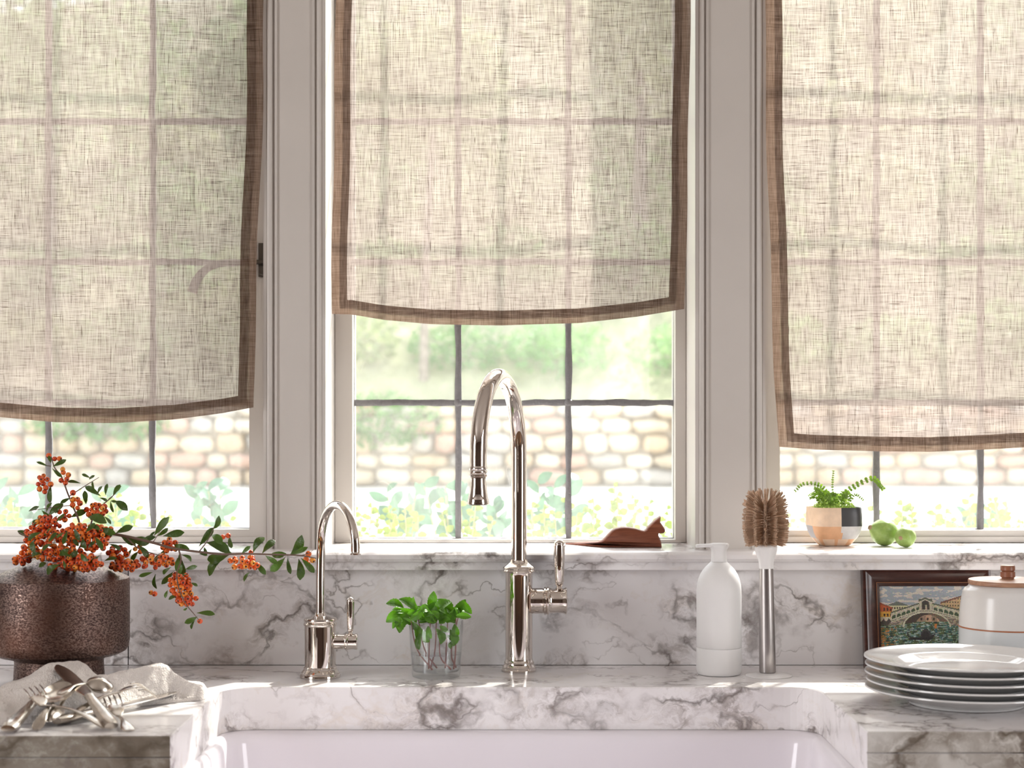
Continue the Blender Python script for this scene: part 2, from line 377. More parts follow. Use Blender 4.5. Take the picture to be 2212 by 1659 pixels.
struct(MB().box((-2.6, -5.1, -.1), (2.6, -5.0, 2.8)), 'wall_rear', brown_wall)
for k, x in enumerate((-1.9, -1.0, -.1, .8, 1.7)):
    struct(MB().box((x - .03, -5.0, 0), (x + .03, -4.97, 2.7)), 'trim_%d' % (20 + k), frame_wood)

# window casings: a flat strip, a bead and a fine outer fillet down each side of every opening
tn = 1
for wi, (a, b_) in enumerate(OP):
    for x, s_ in ((a, -1), (b_, 1)):
        mb = MB()
        def bx(x0, x1, yy): mb.box((min(x + s_ * x0, x + s_ * x1), WF - yy, ZS), (max(x + s_ * x0, x + s_ * x1), WF + .001, ZH + .02))
        bx(.000, .0045, .006); bx(.0045, .0125, .003); bx(.0155, .019, .003)
        mb.tube([(x + s_ * .0085, WF - .004, ZS), (x + s_ * .0085, WF - .004, ZH + .02)], .0042, 12)
        struct(mb, 'trim_%d' % tn, paint, smooth=38); tn += 1

# leaded casements
GY = .17
def d2(y): return y - CAMY
winpx = [((-117, 105, 330, 545), 1141), ((765, 990, 1228, 1455), 1163), ((1678, 1893, 2118, 2340), 1143)]
HB = [CAMZ + 38 * d2(GY) / F + k * .2115 for k in range(5)]
for wi, (cols, ybot) in enumerate(winpx):
    xs = [xa(c, d2(GY)) for c in cols]; zb = CAMZ - (ybot - HZ) * d2(GY) / F; a, b_ = OP[wi]
    wn = empty('window_%d' % (wi + 1), ((a + b_) / 2, .14, ZS), kind='structure')
    zt = ZH - .03
    mb = MB(); y0, y1 = .14, .20; e = .0006
    mb.box((a + e, y0, ZS + e), (xs[0], y1, ZH - e)).box((xs[3], y0, ZS + e), (b_ - e, y1, ZH - e)).box((xs[0], y0, ZS + e), (xs[3], y1, zb)).box((xs[0], y0, zt), (xs[3], y1, ZH - e))
    mb.build('sash_frame', paint, wn, smooth=0)
    mb = MB(); q = .005
    if wi != 1:                                        # stop bead round the hinged sashes
        t = .006; yb = y0 - .005
        mb.box((xs[0] - t * 3, yb, ZS + .001), (xs[3] + t * 3, y0, ZS + .009))
        mb.box((xs[3] + .021, yb, ZS + .009), (b_ - .001, y0, ZH - .01)).box((a + .001, yb, ZS + .009), (xs[0] - .021, y0, ZH - .01))
    else:
        mb.box((xs[0] - .012, y0 - .004, ZS + .0005), (xs[3] + .008, y0, ZS + .003))
    mb.build('glazing_bead', paint, wn, smooth=0)
    hz = [z for z in HB if z < zt]; zz = [zb] + hz + [zt]
    for i in range(3):
        for j in range(len(zz) - 1):
            MB().box((xs[i] + .001, GY - .0012, zz[j] + .001), (xs[i + 1] - .001, GY + .0012, zz[j + 1] - .001)).build('pane', pane_glass, wn, smooth=0)
    def came(p, q, nseg):
        p = Vector(p); q = Vector(q); dr = (q - p).normalized(); sd_ = Vector((dr.z, 0, -dr.x)); rr = []
        off = R.random() * 50
        for k in range(nseg + 1):
            t = k / nseg; c = p.lerp(q, t); wl = .0046 + .0024 * noise.noise(Vector((off + t * nseg * .36, 1, 0))); wr = .0046 + .0024 * noise.noise(Vector((off + t * nseg * .36, 7, 3)))
            c = c + sd_ * .0012 * noise.noise(Vector((off + t * nseg * .15, 3, 3)))
            rr.append([c + sd_ * wl + Vector((0, -.0018, 0)), c + sd_ * wl * .5 + Vector((0, -.0032, 0)), c - sd_ * wr * .5 + Vector((0, -.0032, 0)), c - sd_ * wr + Vector((0, -.0018, 0)),
                       c - sd_ * wr + Vector((0, .003, 0)), c + sd_ * wl + Vector((0, .003, 0))])
        return MB().rings(rr)
    for i in (1, 2): came((xs[i], GY, zb), (xs[i], GY, zt), 60).build('lead_came', lead, wn)
    for z in hz: came((xs[0], GY, z), (xs[3], GY, z), 44).build('lead_came', lead, wn)
    for i in (1, 2):
        for z in hz:
            MB().ball((xs[i] + R.uniform(-.001, .001), GY - .001, z), (R.uniform(.006, .008), .0045, R.uniform(.0055, .007)), 10, 6).build('solder_joint', lead, wn)
    # thin dark putty line round the glass
    mb = MB()
    for (p, q) in (((xs[0], GY - .002, zb), (xs[3], GY - .002, zb)), ((xs[0], GY - .002, zb), (xs[0], GY - .002, zt)), ((xs[3], GY - .002, zb), (xs[3], GY - .002, zt))):
        mb.tube([Vector(p).lerp(Vector(q), k / 30) for k in range(31)], [max(.0004, .0010 + .0009 * noise.noise(Vector((k * .6, p[0] * 9, q[0] * 5)))) for k in range(31)], 6)
    mb.build('putty_line', lead, wn)
    if wi == 0:                                        # curved iron stay and its catch on the left casement
        st = bez([at(568, 566, d2(.125)), at(500, 567, d2(.11)), at(455, 576, d2(.10)), at(428, 600, d2(.095)), at(415, 632, d2(.09))])
        n_ = len(st); s1 = MB().tube(st, [.0035 + .004 * i / n_ for i in range(n_)], 10, up=(0, 1, 0), ry=.003).build('latch_handle', iron, wn)
        p = at(564, 560, d2(.128))
        mb = MB().box((p.x - .004, .128, p.z - .026), (p.x + .003, .14, p.z + .024)); c = at(568, 584, d2(.125)); mb.ball(c, (.006, .006, .008), 10, 8); mb.box((c.x - .006, .12, c.z - .006), (c.x + .004, .14, c.z + .006))
        mb.build('latch_plate', iron, wn)

# ------------------------------------------------------------------ marble
XL, XR = -1.9, 1.9
def sill_prof(mb, x0, x1):
    pr = [(.20, ZS), (-.022, ZS), (-.027, ZS - .0015), (-.0305, ZS - .005), (-.0305, ZS - .0105), (-.027, ZS - .0145), (-.021, ZS - .0155),
          (-.020, ZS - .0165), (-.0205, ZS - .020), (-.019, ZS - .0265), (-.017, ZS - .0268), (.20, ZS - .0268)]
    mb.rings([[Vector((x, y, z)) for y, z in pr] for x in (x0, x1)])
mb = MB(); sill_prof(mb, XL, XR); o = mb.build('window_ledge', marble, smooth=30)
props(o, 'long grey veined white marble ledge under the three windows with moulded nose', 'window ledge')
JX = xa(277, 2.4)
for x0, x1, lb in ((XL, JX - .0008, 'short marble backsplash slab behind the bronze vase, left of the joint'), (JX + .0008, XR, 'long grey veined marble backsplash slab behind the two taps')):
    rr = [[Vector((x, y, z)) for y, z in ((.0, .9005), (.0, 1.0347), (.0195, 1.0347), (.0195, .9005))] for x in (x0, x1)]
    o = MB().rings(rr).build('backsplash_slab', marble, smooth=0); props(o, lb, 'backsplash', 'marble backsplash slabs')
# worktop with the sink cut out: one slab with a grooved front edge
YL, YR, CX0, CX1, CYB = -.539, -.513, -.3725, .3925, -.197
def wt(front, z0, z1, ch=0):
    r = .042
    arc = [Vector((CX0 + r - r * math.cos(t), CYB - r + r * math.sin(t), 0)) for t in [PI / 2 * k / 8 for k in range(9)]]
    arc2 = [Vector((CX1 - r + r * math.sin(t), CYB - r + r * math.cos(t), 0)) for t in [PI / 2 * k / 8 for k in range(9)]]
    pl = [Vector((XL, YL + front, 0)), Vector((CX0, YL + front, 0))] + arc + arc2 + [Vector((CX1, YR + front, 0)), Vector((XR, YR + front, 0)), Vector((XR, 0, 0)), Vector((XL, 0, 0))]
    n_ = len(pl); ins = []
    for i in range(n_):
        a = (pl[i] - pl[i - 1]).normalized(); b2 = (pl[(i + 1) % n_] - pl[i]).normalized(); nn = Vector((-a.y - b2.y, a.x + b2.x, 0)); nn.normalize()
        ins.append(pl[i] + nn * ch)
    Z = lambda L, z: [Vector((p.x, p.y, z)) for p in L]
    rr = [Z(pl, z0), Z(pl, z1 - ch)] + ([Z(ins, z1)] if ch else [])
    m_ = MB().rings(rr)
    return m_, n_
mb = MB()
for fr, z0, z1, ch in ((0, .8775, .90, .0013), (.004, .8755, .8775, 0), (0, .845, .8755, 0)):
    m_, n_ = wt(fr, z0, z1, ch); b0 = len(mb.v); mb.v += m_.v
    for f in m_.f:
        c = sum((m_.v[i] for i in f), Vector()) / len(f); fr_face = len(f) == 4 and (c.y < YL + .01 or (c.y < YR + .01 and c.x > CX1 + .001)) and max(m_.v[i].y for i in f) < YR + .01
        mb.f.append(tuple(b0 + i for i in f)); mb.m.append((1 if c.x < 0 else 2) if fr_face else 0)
o = mb.build('worktop', [marble, shaded_edge, shaded_edge2], smooth=0)
props(o, 'white marble worktop with brown grey veins, cut out around the white sink', 'worktop')
# sink
mb = MB(); x0, x1, y0, y1 = CX0 - .018, CX1 + .018, -.600, CYB + .014
L = []
for ins, z, r in ((0, .62, .03), (0, .838, .03), (.0015, .8435, .03), (.0235, .8438, .03), (.0265, .8425, .032), (.030, .838, .034), (.032, .83, .036), (.040, .70, .05), (.055, .67, .06), (.09, .66, .06)):
    L.append(rrect(x0 + ins, y0 + ins, x1 - ins, y1 - ins, r, z + .0009, 8))
mb.rings(L)
o = mb.build('farmhouse_sink', porcelain, smooth=60); props(o, 'large white glazed farmhouse sink set under the marble worktop', 'sink')
for x0, x1, yf, lb in ((XL, CX0 - .03, YL + .03, 'painted base cabinet under the left worktop'), (CX1 + .03, XR, YR + .03, 'painted base cabinet under the right worktop')):
    c = empty('base_cabinet', ((x0 + x1) / 2, -.25, 0), lb, 'cabinet')
    MB().box((x0, yf, .02), (x1, 0.0, .8448)).build('body', paint, c, smooth=0)
    for k in range(3):
        a = x0 + (x1 - x0) * k / 3 + .01; b2 = x0 + (x1 - x0) * (k + 1) / 3 - .01
        d_ = MB().box((a, yf - .018, .10), (b2, yf - .0002, .83)).build('door', paint, c, smooth=0); MB().ball(((a + b2) / 2, yf - .03, .75), .012).build('knob', nickel, d_)
c = empty('sink_cabinet', (0, -.3, 0), 'painted base cabinet under the sink', 'cabinet')
MB().box((CX0 - .028, -.55, .02), (CX1 + .028, 0, .6195)).build('body', paint, c, smooth=0)
MB().box((CX0 - .02, -.567, .10), (CX1 + .02, -.5502, .61)).build('door', paint, c, smooth=0)

# ------------------------------------------------------------------ linen shades
def shade(nm, label, left, right, bottom, y0, cpx, kx):
    D = d2(y0); X = lambda px: xa(px, D); Z = lambda py: CAMZ - (py - HZ) * D / F
    L = sorted((Z(y), X(x)) for x, y in left); Rr = sorted((Z(y), X(x)) for x, y in right); Bt = [(X(x), Z(y)) for x, y in bottom]
    bz = sum(z for _, z in Bt) / len(Bt); zt = ZH - .015; seed = cpx * .01
    def pt(u, v, dy=0):
        zl = bz + (zt - bz) * v; xl, xr = interp(L, zl), interp(Rr, zl); x = xl + (xr - xl) * u
        zb = interp(Bt, Bt[0][0] + (Bt[-1][0] - Bt[0][0]) * u); z = zb + (zt - zb) * v
        wob = .0012 * math.sin(z * 21 + seed) * (1 - 2 * u)
        y = y0 + .0045 * math.sin(u * 7 + z * 3.1 + seed) * (1 - .5 * v) + .003 * math.sin(u * 15 + z * 9 + seed * 2) * (1 - v) - .006 * math.sin(PI * u) * (1 - v)
        return (x + wob, y + dy, z)
    wd = abs(Rr[0][1] - L[0][1]); W = .0222 / wd; Wv = .0205 / (zt - bz); ki = kx
    t = empty(nm, (X(cpx), y0, bz), label, 'window blind', 'sheer linen blinds')
    MB().grid(lambda a, b: pt(W * ki + (1 - 2 * W * ki) * a, Wv * .45 + (1 - Wv * .45) * b), 60, 90).build('fabric_panel', linen, t)
    MB().grid(lambda s, q: pt(s * W, s * Wv + (1 - s * Wv) * q, -.0012), 4, 90).build('side_hem', hem_linen, t)
    MB().grid(lambda s, q: pt(1 - s * W, s * Wv + (1 - s * Wv) * q, -.0012), 4, 90).build('side_hem', hem_linen, t)
    MB().grid(lambda q, s: pt(s * W + (1 - 2 * s * W) * q, s * Wv, -.0012), 60, 4).build('bottom_hem', hem_linen, t)
    MB().box((Rr[-1][1] * 0 + L[-1][1], y0 - .012, zt - .002), (Rr[-1][1], y0 + .014, ZH - .001)).build('head_rail', paint, t, smooth=0)
SY = .004
shade('linen_blind', 'sheer beige linen blind in the left window, curved hem above the berries',
      [(-268, 0), (-262, 350), (-252, 880)], [(570, 0), (568, 200), (563, 350), (556, 560), (550, 800), (549, 880)],
      [(-250, 878), (-100, 893), (0, 901), (120, 912), (250, 914), (380, 906), (480, 893), (549, 880)], SY, 151, .45)
shade('linen_blind', 'sheer beige linen blind in the middle window, the shortest of the three',
      [(728, 0), (722, 200), (721, 420), (717, 600), (716, 678)], [(1490, 0), (1488, 250), (1484, 450), (1479, 600), (1478, 668)],
      [(716, 678), (760, 680), (830, 692), (930, 701), (1080, 704), (1250, 698), (1380, 684), (1478, 668)], SY, 1100, .55)
shade('linen_blind', 'sheer pale linen blind in the right window, above the pot plant',
      [(1653, 0), (1654, 150), (1657, 330), (1663, 560), (1672, 800), (1681, 965)], [(2485, 0), (2478, 400), (2460, 940)],
      [(1681, 965), (1760, 971), (1900, 975), (2010, 976), (2120, 971), (2212, 966), (2460, 945)], SY, 2070, .55)

# ------------------------------------------------------------------ taps
def arc_pts(c, e, r, z, n=28):                         # half circle from c over to c + e (horizontal), spring height z
    m = (Vector(c) + Vector(e)) / 2; h = (Vector(e) - Vector(c)) / 2
    return [Vector((m.x, m.y, z)) - Vector((h.x, h.y, 0)) * math.cos(PI * k / n) + Vector((0, 0, r * math.sin(PI * k / n))) for k in range(n + 1)]
def lever(parent, x, y, z0, z1, r, s=1):
    H = z1 - z0
    pr = [(r * .45, 0), (r * .62, .02 * H), (r * .40, .06 * H), (r * .62, .10 * H), (r * .72, .13 * H), (r * .66, .145 * H), (r * .74, .16 * H), (r * .85, .5 * H), (r * .98, .86 * H), (r * .98, .875 * H),
          (r * .80, .885 * H), (r * .86, .90 * H), (r * .84, .925 * H), (r * .66, .955 * H), (r * .38, .985 * H), (.0001, H)]
    return MB().lathe(pr, (x, y, z0), n=28).build('lever_handle', nickel, parent)
p = on(1121, 1449); bx_, by_ = p.x, p.y; s = S(d2(by_))
t = empty('kitchen_tap', (bx_, by_, .90), 'tall polished nickel gooseneck tap behind the middle of the sink', 'tap')
MB().lathe([(.0238, 0), (.0240, .0022), (.0225, .004), (.0229, .006), (.0215, .008), (.0205, .010), (.0208, .0122), (.0192, .014), (.0188, .0165)], (bx_, by_, .9002), n=64).build('base_ring', nickel, t)
zc = .9165; zt_ = CAMZ - (1237 - HZ) * s
MB().lathe([(.0186, 0), (.0186, zt_ - zc - .004), (.0192, zt_ - zc)], (bx_, by_, zc), n=64).build('body', nickel, t)
h = (1237 - 1208) * s
MB().lathe([(.0196, 0), (.0220, .001), (.0228, .003), (.0214, .005), (.0222, .0065), (.0216, .008), (.0195, .0095), (.0150, .0125), (.0125, .015), (.0119, h)], (bx_, by_, zt_), n=64).build('shoulder_collar', nickel, t)
ex, ey = xa(1033, 2.152), 2.152 + CAMY
arc = arc_pts((bx_, by_, 0), (ex, ey, 0), .104, 1.198)
pts = [Vector((bx_, by_, zt_ + .005)), Vector((bx_, by_, 1.10)), Vector((bx_, by_, 1.16))] + arc + [Vector((ex, ey, 1.185))]
MB().tube(pts, .0107, 32).build('spout', nickel, t)
z0 = CAMZ - (1090 - HZ) * 2.152 / F; z1 = CAMZ - (1006 - HZ) * 2.152 / F; HH = z1 - z0
sp = MB().lathe([(.0120, 0), (.0140, .0006), (.0143, .003), (.0135, .0045), (.0137, .006), (.0130, .0075), (.0118, .014), (.0104, .024), (.0100, .032), (.0104, HH - .014), (.0117, HH - .013), (.0119, HH - .0115), (.0108, HH - .010),
      (.0116, HH - .0085), (.0116, HH - .007), (.0107, HH - .0055), (.0117, HH - .004), (.0115, HH - .002), (.0104, HH)], (ex, ey, z0), n=48).build('spray_head', nickel, t)
MB().lathe([(.0115, -.0006), (.0118, .0008)], (ex, ey, z0), n=32).build('spray_face', spray_face, sp)
vz = CAMZ - (1298 - HZ) * s
x1 = bx_ + .016
va = MB().lathe([(.0170, 0), (.0176, .002), (.0176, .0165), (.0168, .0175), (.0192, .0185), (.0195, .0205), (.0180, .0215), (.0198, .0228), (.0196, .0245), (.0182, .0256), (.0165, .030), (.0162, .038), (.0172, .0455), (.0184, .0475), (.0186, .0490), (.0172, .0500), (.0001, .0500)],
          (x1, by_, vz), axis='x', n=48).build('valve', nickel, t)
lever(t, xa(1208, d2(by_)), by_, vz + .0155, CAMZ - (1164 - HZ) * s, .0085)

p = on(692, 1462); bx_, by_ = p.x, p.y; s = S(d2(by_))
t = empty('filter_tap', (bx_, by_, .90), 'short polished nickel filtered water tap left of the mint glass', 'tap')
MB().lathe([(.0272, 0), (.0274, .002), (.0268, .0035), (.0255, .0042), (.0258, .006), (.0240, .0085), (.0222, .0105), (.0226, .0125), (.0212, .014)], (bx_, by_, .9002), n=64).build('base_ring', nickel, t)
zc = .914; z2 = CAMZ - (1352 - HZ) * s
MB().lathe([(.0209, 0), (.0209, z2 - zc)], (bx_, by_, zc), n=64).build('body', nickel, t)
MB().lathe([(.0212, 0), (.0222, .001), (.0226, .003), (.0215, .0045), (.0210, .006), (.0220, .0072), (.0222, .009), (.0214, .0105), (.0175, .0112), (.0120, .0122), (.0085, .0135), (.0072, .0165), (.0068, .018)], (bx_, by_, z2), n=64).build('cap', nickel, t)
ex, ey = xa(768, 2.19), 2.19 + CAMY
arc = arc_pts((bx_ + .001, by_, 0), (ex, ey, 0), .0545, 1.0785)
pts = [Vector((bx_, by_, z2 + .01)), Vector((bx_, by_, 1.03)), Vector((bx_ + .0005, by_, 1.06))] + arc + [Vector((ex, ey, 1.0745))]
MB().tube(pts, .0060, 24).build('spout', nickel, t)
MB().lathe([(.0050, 0), (.0068, .0002), (.0070, .002), (.0061, .0032), (.0060, .005)], (ex, ey, 1.0715), n=32).build('spout_tip', nickel, t)
vz = CAMZ - (1386 - HZ) * s
MB().lathe([(.0100, 0), (.0100, .014), (.0108, .0148), (.0113, .0160), (.0113, .018), (.0104, .019), (.0100, .026), (.0106, .0285), (.0108, .0305), (.0100, .0315), (.0001, .0315)], (bx_ + .0185, by_, vz), axis='x', n=40).build('valve', nickel, t)
lever(t, xa(757, d2(by_)), by_, vz + .0095, CAMZ - (1289 - HZ) * s, .0059)

# ------------------------------------------------------------------ soap bottle
p = on(1553, 1456); s = S(d2(p.y)); cx_, cy_ = p.x, p.y
t = empty('soap_dispenser', (cx_, cy_, .90), 'matte white soap pump bottle standing left of the dish brush', 'soap dispenser')
Zp = lambda Y: CAMZ - (Y - HZ) * s
zm = Zp(1397)
MB().lathe([(.0262, 0), (.0285, .0006), (.0300, .003), (.0306, .007), (.0308, zm - .9002 - .0006), (.0300, zm - .9002)], (cx_, cy_, .9002), n=64).build('base_cup', soap_white, t)
mb = MB(); pr = [(.0300, zm + .0001), (.0306, zm + .0006)]
for Y, r in ((1350, 48.3), (1290, 48.5), (1272, 48.2), (1262, 47.2), (1250, 44.2), (1240, 40), (1232, 35.2), (1224, 28.8), (1219, 23.5), (1215, 19.5), (1213.5, 18)): pr.append((r * s, Zp(Y)))
mb.lathe(pr, (cx_, cy_, 0), n=64); mb.build('bottle_body', soap_white, t, smooth=60)
mb = MB(); pr = [(17.2 * s, Zp(1213)), (16.8 * s, Zp(1205)), (16.3 * s, Zp(1192)), (17.5 * s, Zp(1187)), (20 * s, Zp(1183)), (22 * s, Zp(1179)), (21.5 * s, Zp(1175)), (18 * s, Zp(1173.5)), (.0001, Zp(1173.2))]
mb.lathe(pr, (cx_, cy_, 0), n=48)
a = Vector((cx_ + .008, cy_, Zp(1177.2))); b_ = Vector((cx_ - .0315, cy_ - .006, Zp(1178.6)))
ps = [a.lerp(b_, k / 12) for k in range(13)]
mb.tube(ps, [.011 - .0055 * sm(k / 12) if k < 12 else .0035 for k in range(13)], 20, up=(0, 0, 1), ry=[.0030 - .0006 * k / 12 for k in range(13)])
mb.build('pump_head', soap_white, t, smooth=60)

# ------------------------------------------------------------------ dish brush on its white foot
p = on(1661, 1460); s = S(d2(p.y)); Zp = lambda Y: CAMZ - (Y - HZ) * s
o = MB().lathe([(.0310, 0), (.0312, .0010), (.0300, .0016), (.0240, .0020), (.0225, .0030), (.0190, .0034), (.0160, .0042), (.0001, .0044)], (p.x, p.y, .9002), n=64).build('brush_stand', plastic_white, smooth=60)
props(o, 'round white suction foot under the dish brush', 'brush stand')
bz_ = .9048; top = Vector((xa(1653, d2(p.y)), p.y, Zp(1062))); bot = Vector((xa(1658, d2(p.y)), p.y, bz_)); ax = (top - bot).normalized()
t = empty('dish_brush', bot, 'upright dish brush with brushed steel handle and tan bristles', 'brush')
def al(Y): return bot + ax * ((Zp(Y) - bz_) / ax.z)
MB().tube([al(Y) for Y in (1453.3, 1452, 1450, 1400, 1300, 1228)], [.0098, .0108, .0112, .0109, .0101, .0095], 32).build('handle', steel, t)
MB().tube([al(Y) for Y in (1228, 1216, 1205, 1196, 1188, 1181, 1177)], [v * s for v in (15.2, 15.8, 18.5, 22, 24.3, 24.8, 22)], 32).build('neck', plastic_white, t, smooth=60)
core = MB().tube([al(Y) for Y in (1178, 1150, 1090, 1080)], [v * s for v in (16, 13, 12, 6)], 20).build('bristle_core', bristle_m, t)
x_ = ax.cross(Vector((0, 1, 0))).normalized(); y_ = x_.cross(ax)
NR = 12
for r_ in range(NR):
    an = 2 * PI * (r_ + .3) / NR; rd = x_ * math.cos(an) + y_ * math.sin(an); mb = MB()
    for k in range(17):
        f = k / 16; c = al(1172 - 84 * f) + rd * .007; elev = -.10 + 1.05 * max(0, f - .45) ** 1.3 * 1.8
        L_ = (.0205 + .0035 * math.sin(f * PI)) * (1 if f < .8 else 1.1)
        td = ax.cross(rd)
        for q in range(11):
            dr = (rd * math.cos(elev) + ax * math.sin(elev) + td * R.uniform(-.045, .045) + ax * R.uniform(-.10, .10)).normalized()
            o_ = c + td * R.uniform(-.0012, .0012) + ax * R.uniform(-.0012, .0012); e_ = o_ + dr * L_ * R.uniform(.93, 1.04)
            w_ = .00042; u1 = dr.cross(ax).normalized() * w_; u2 = dr.cross(u1).normalized() * w_
            mb.rings([[o_ + u1, o_ - u1 * .5 + u2, o_ - u1 * .5 - u2], [e_ + u1, e_ - u1 * .5 + u2, e_ - u1 * .5 - u2]], False, True)
    mb.build('bristle_row', bristle_m, t, smooth=0)['kind'] = 'stuff'
mb = MB()
for q in range(9):                                     # crown of tufts that leans outwards at the top
    an = 2 * PI * q / 9; c = al(1088)
    for k in range(26):
        tilt = R.uniform(.12, .2) if q % 2 else .62; dr = (ax + (x_ * math.cos(an) + y_ * math.sin(an)) * tilt + Vector([R.uniform(-.07, .07) for _ in range(3)])).normalized()
        o_ = c + (x_ * math.cos(an) + y_ * math.sin(an)) * .006; e_ = o_ + dr * R.uniform(.018, .0215); u1 = dr.cross(y_).normalized() * .0004; u2 = dr.cross(u1).normalized() * .0004
        mb.rings([[o_ + u1, o_ - u1 * .5 + u2, o_ - u1 * .5 - u2], [e_ + u1, e_ - u1 * .5 + u2, e_ - u1 * .5 - u2]], False, True)
mb.build('bristle_crown', bristle_m, t, smooth=0)['kind'] = 'stuff'

# ------------------------------------------------------------------ wooden cat
cpts = [(262, 456), (340, 452), (400, 448), (470, 444), (520, 440), (545, 433), (562, 424), (585, 400), (605, 378), (630, 352), (660, 335), (700, 325), (730, 323), (760, 324), (820, 334), (860, 347), (888, 352), (902, 345),
        (915, 325), (940, 300), (975, 268), (1000, 248), (1018, 236), (1018, 262), (1015, 284), (1026, 300), (1040, 320), (1053, 345), (1052, 362), (1040, 373), (1020, 376), (1002, 374), (1000, 388), (1006, 402), (1016, 425), (1024, 450), (1026, 486),
        (900, 486), (800, 486), (700, 486), (600, 486), (545, 486), (470, 486), (400, 486), (340, 486), (262, 486)]
from mathutils.geometry import tessellate_polygon
D = (CAMZ - ZS) * F / (1182 - HZ); yc = D + CAMY
def cat_y(X): return yc + .062 * sm(max(0, (1315 - X)) / 110)
def in2(P, k):
    n_ = len(P); o_ = []
    for i in range(n_):
        a = P[i - 1][0]; b2 = P[i][0]; c = P[(i + 1) % n_][0]; t1 = (b2 - a).normalized(); t2 = (c - b2).normalized(); nn = Vector((t1.z + t2.z, 0, -(t1.x + t2.x)))
        if nn.length > 1e-6: nn.normalize()
        q = b2 + nn * min(k, P[i][1] * .4); q.z = max(q.z, ZS + .0003); o_.append(q)
    return o_
P0 = []
for a, b_ in cpts:
    X = a / 3.687 + 1150; yy = cat_y(X); d_ = yy - CAMY; q = at(X, b_ / 3.687 + 1050, d_)
    if b_ >= 484: q.z = ZS + .0003
    q.z = max(q.z, ZS + .0003); P0.append((q, .0032 if a < 540 else .012))
mb = MB(); rr = []
for hy, k in ((-1, .0020), (-.88, .0006), (-.7, 0), (.7, 0), (.88, .0006), (1, .0020)):
    L_ = in2(P0, k); ring = []
    for (q0_, w_), q in zip(P0, L_):
        hw = .0115 if w_ > .01 else .0045 + .007 * sm((q0_.x - P0[0][0].x) / (P0[5][0].x - P0[0][0].x))
        ring.append(Vector((q.x, q0_.y + hy * hw, q.z)))
    rr.append(ring)
mb.rings(rr, False, False)
n_ = len(P0); tri = tessellate_polygon([[Vector((q.x, q.z, 0)) for q in rr[0]]])
for t_ in tri:
    a_, b_, c_ = (rr[0][i] for i in t_); up_ = (b_ - a_).cross(c_ - a_).y
    f = tuple(t_) if up_ < 0 else tuple(reversed(t_)); mb.f.append(f); mb.m.append(0); mb.f.append(tuple((n_ * 5 + i) for i in reversed(f))); mb.m.append(0)
o = mb.build('cat_figurine', cat_wood, smooth=35); props(o, 'carved reddish wood crouching cat with a long thin tail, on the window ledge', 'figurine')

# ------------------------------------------------------------------ pot with small fern
cx_, cy_ = xa(1801, 2.487), 2.487 + CAMY; zt_ = CAMZ - (1097 - HZ) * 2.46 / F
t = empty('potted_fern', (cx_, cy_, ZS), 'small chequered clay pot with a little fern on the right window ledge', 'potted plant')
mb = MB(); Hh = zt_ - ZS; hwp = .0365; rot = math.radians(7); n_ = 72; rr = []; prof = [(0.0, .50), (.0012, .58), (.006, .70), (.013, .84), (.020, .93), (.028, .985), (.036, 1.0), (Hh * .75, .995), (Hh - .001, .97), (Hh, .955), (Hh - .001, .925), (Hh - .006, .90)]
def sq(a, f):
    c, q = math.cos(a), math.sin(a); k = (abs(c) ** 4.5 + abs(q) ** 4.5) ** (-1 / 4.5); return c * k * hwp * f, q * k * hwp * f
for h_, f in prof:
    ring = []
    for j in range(n_):
        lx, ly = sq(2 * PI * j / n_, f); ring.append(Vector((cx_ + lx * math.cos(rot) - ly * math.sin(rot), cy_ + lx * math.sin(rot) + ly * math.cos(rot), ZS + .0003 + h_)))
    rr.append(ring)
mb.rings(rr); md = Hh * .52
# finer rows are needed for the chequer: cut the wall at mid height and at the foot
mb2 = MB(); prof2 = [(0.0, .50), (.0012, .58), (.006, .70), (.0105, .79), (.013, .84), (.020, .93), (.028, .985), (md, 1.0), (md + .0001, 1.0), (Hh * .75, .995), (Hh - .001, .97), (Hh, .955), (Hh - .001, .925), (Hh - .006, .90)]
rr = []
for h_, f in prof2:
    ring = []
    for j in range(n_):
        lx, ly = sq(2 * PI * j / n_, f); ring.append(Vector((cx_ + lx * math.cos(rot) - ly * math.sin(rot), cy_ + lx * math.sin(rot) + ly * math.cos(rot), ZS + .0003 + h_)))
    rr.append(ring)
mb2.rings(rr)
for i, f in enumerate(mb2.f):
    c = sum((mb2.v[k] for k in f), Vector()) / len(f); dx, dy = c.x - cx_, c.y - cy_; lx = dx * math.cos(-rot) - dy * math.sin(-rot); ly = dx * math.sin(-rot) + dy * math.cos(-rot); h_ = c.z - ZS
    front = abs(ly) > abs(lx)
    if h_ < .0115: m_ = 1 if (int(math.atan2(dy, dx) * 4) % 3) else 0
    elif front: m_ = ((1 if h_ > md else 0) if lx < .0015 else (2 if h_ > md else 3)) if ly < 0 else (1 if lx < 0 else 2)
    else: m_ = ((1 if h_ > md else 4) if ly > -.012 else (1 if h_ > md else 0)) if lx < 0 else (2 if h_ > md else 3)
    mb2.m[i] = m_
mb2.build('pot', [clay_or, clay_be, pot_black, pot_grey, pot_lilac], t, smooth=50)
mb = MB(); rr = []
for f, dz in ((.90, 0), (.6, .003), (.3, .004), (.01, .0045)):
    rr.append([Vector((cx_ + sq(2 * PI * j / 24, f)[0] * math.cos(rot) - sq(2 * PI * j / 24, f)[1] * math.sin(rot), cy_ + sq(2 * PI * j / 24, f)[0] * math.sin(rot) + sq(2 * PI * j / 24, f)[1] * math.cos(rot), ZS + Hh - .006 + dz)) for j in range(24)])
mb.rings(rr, False, True).build('soil', soil_m, t)
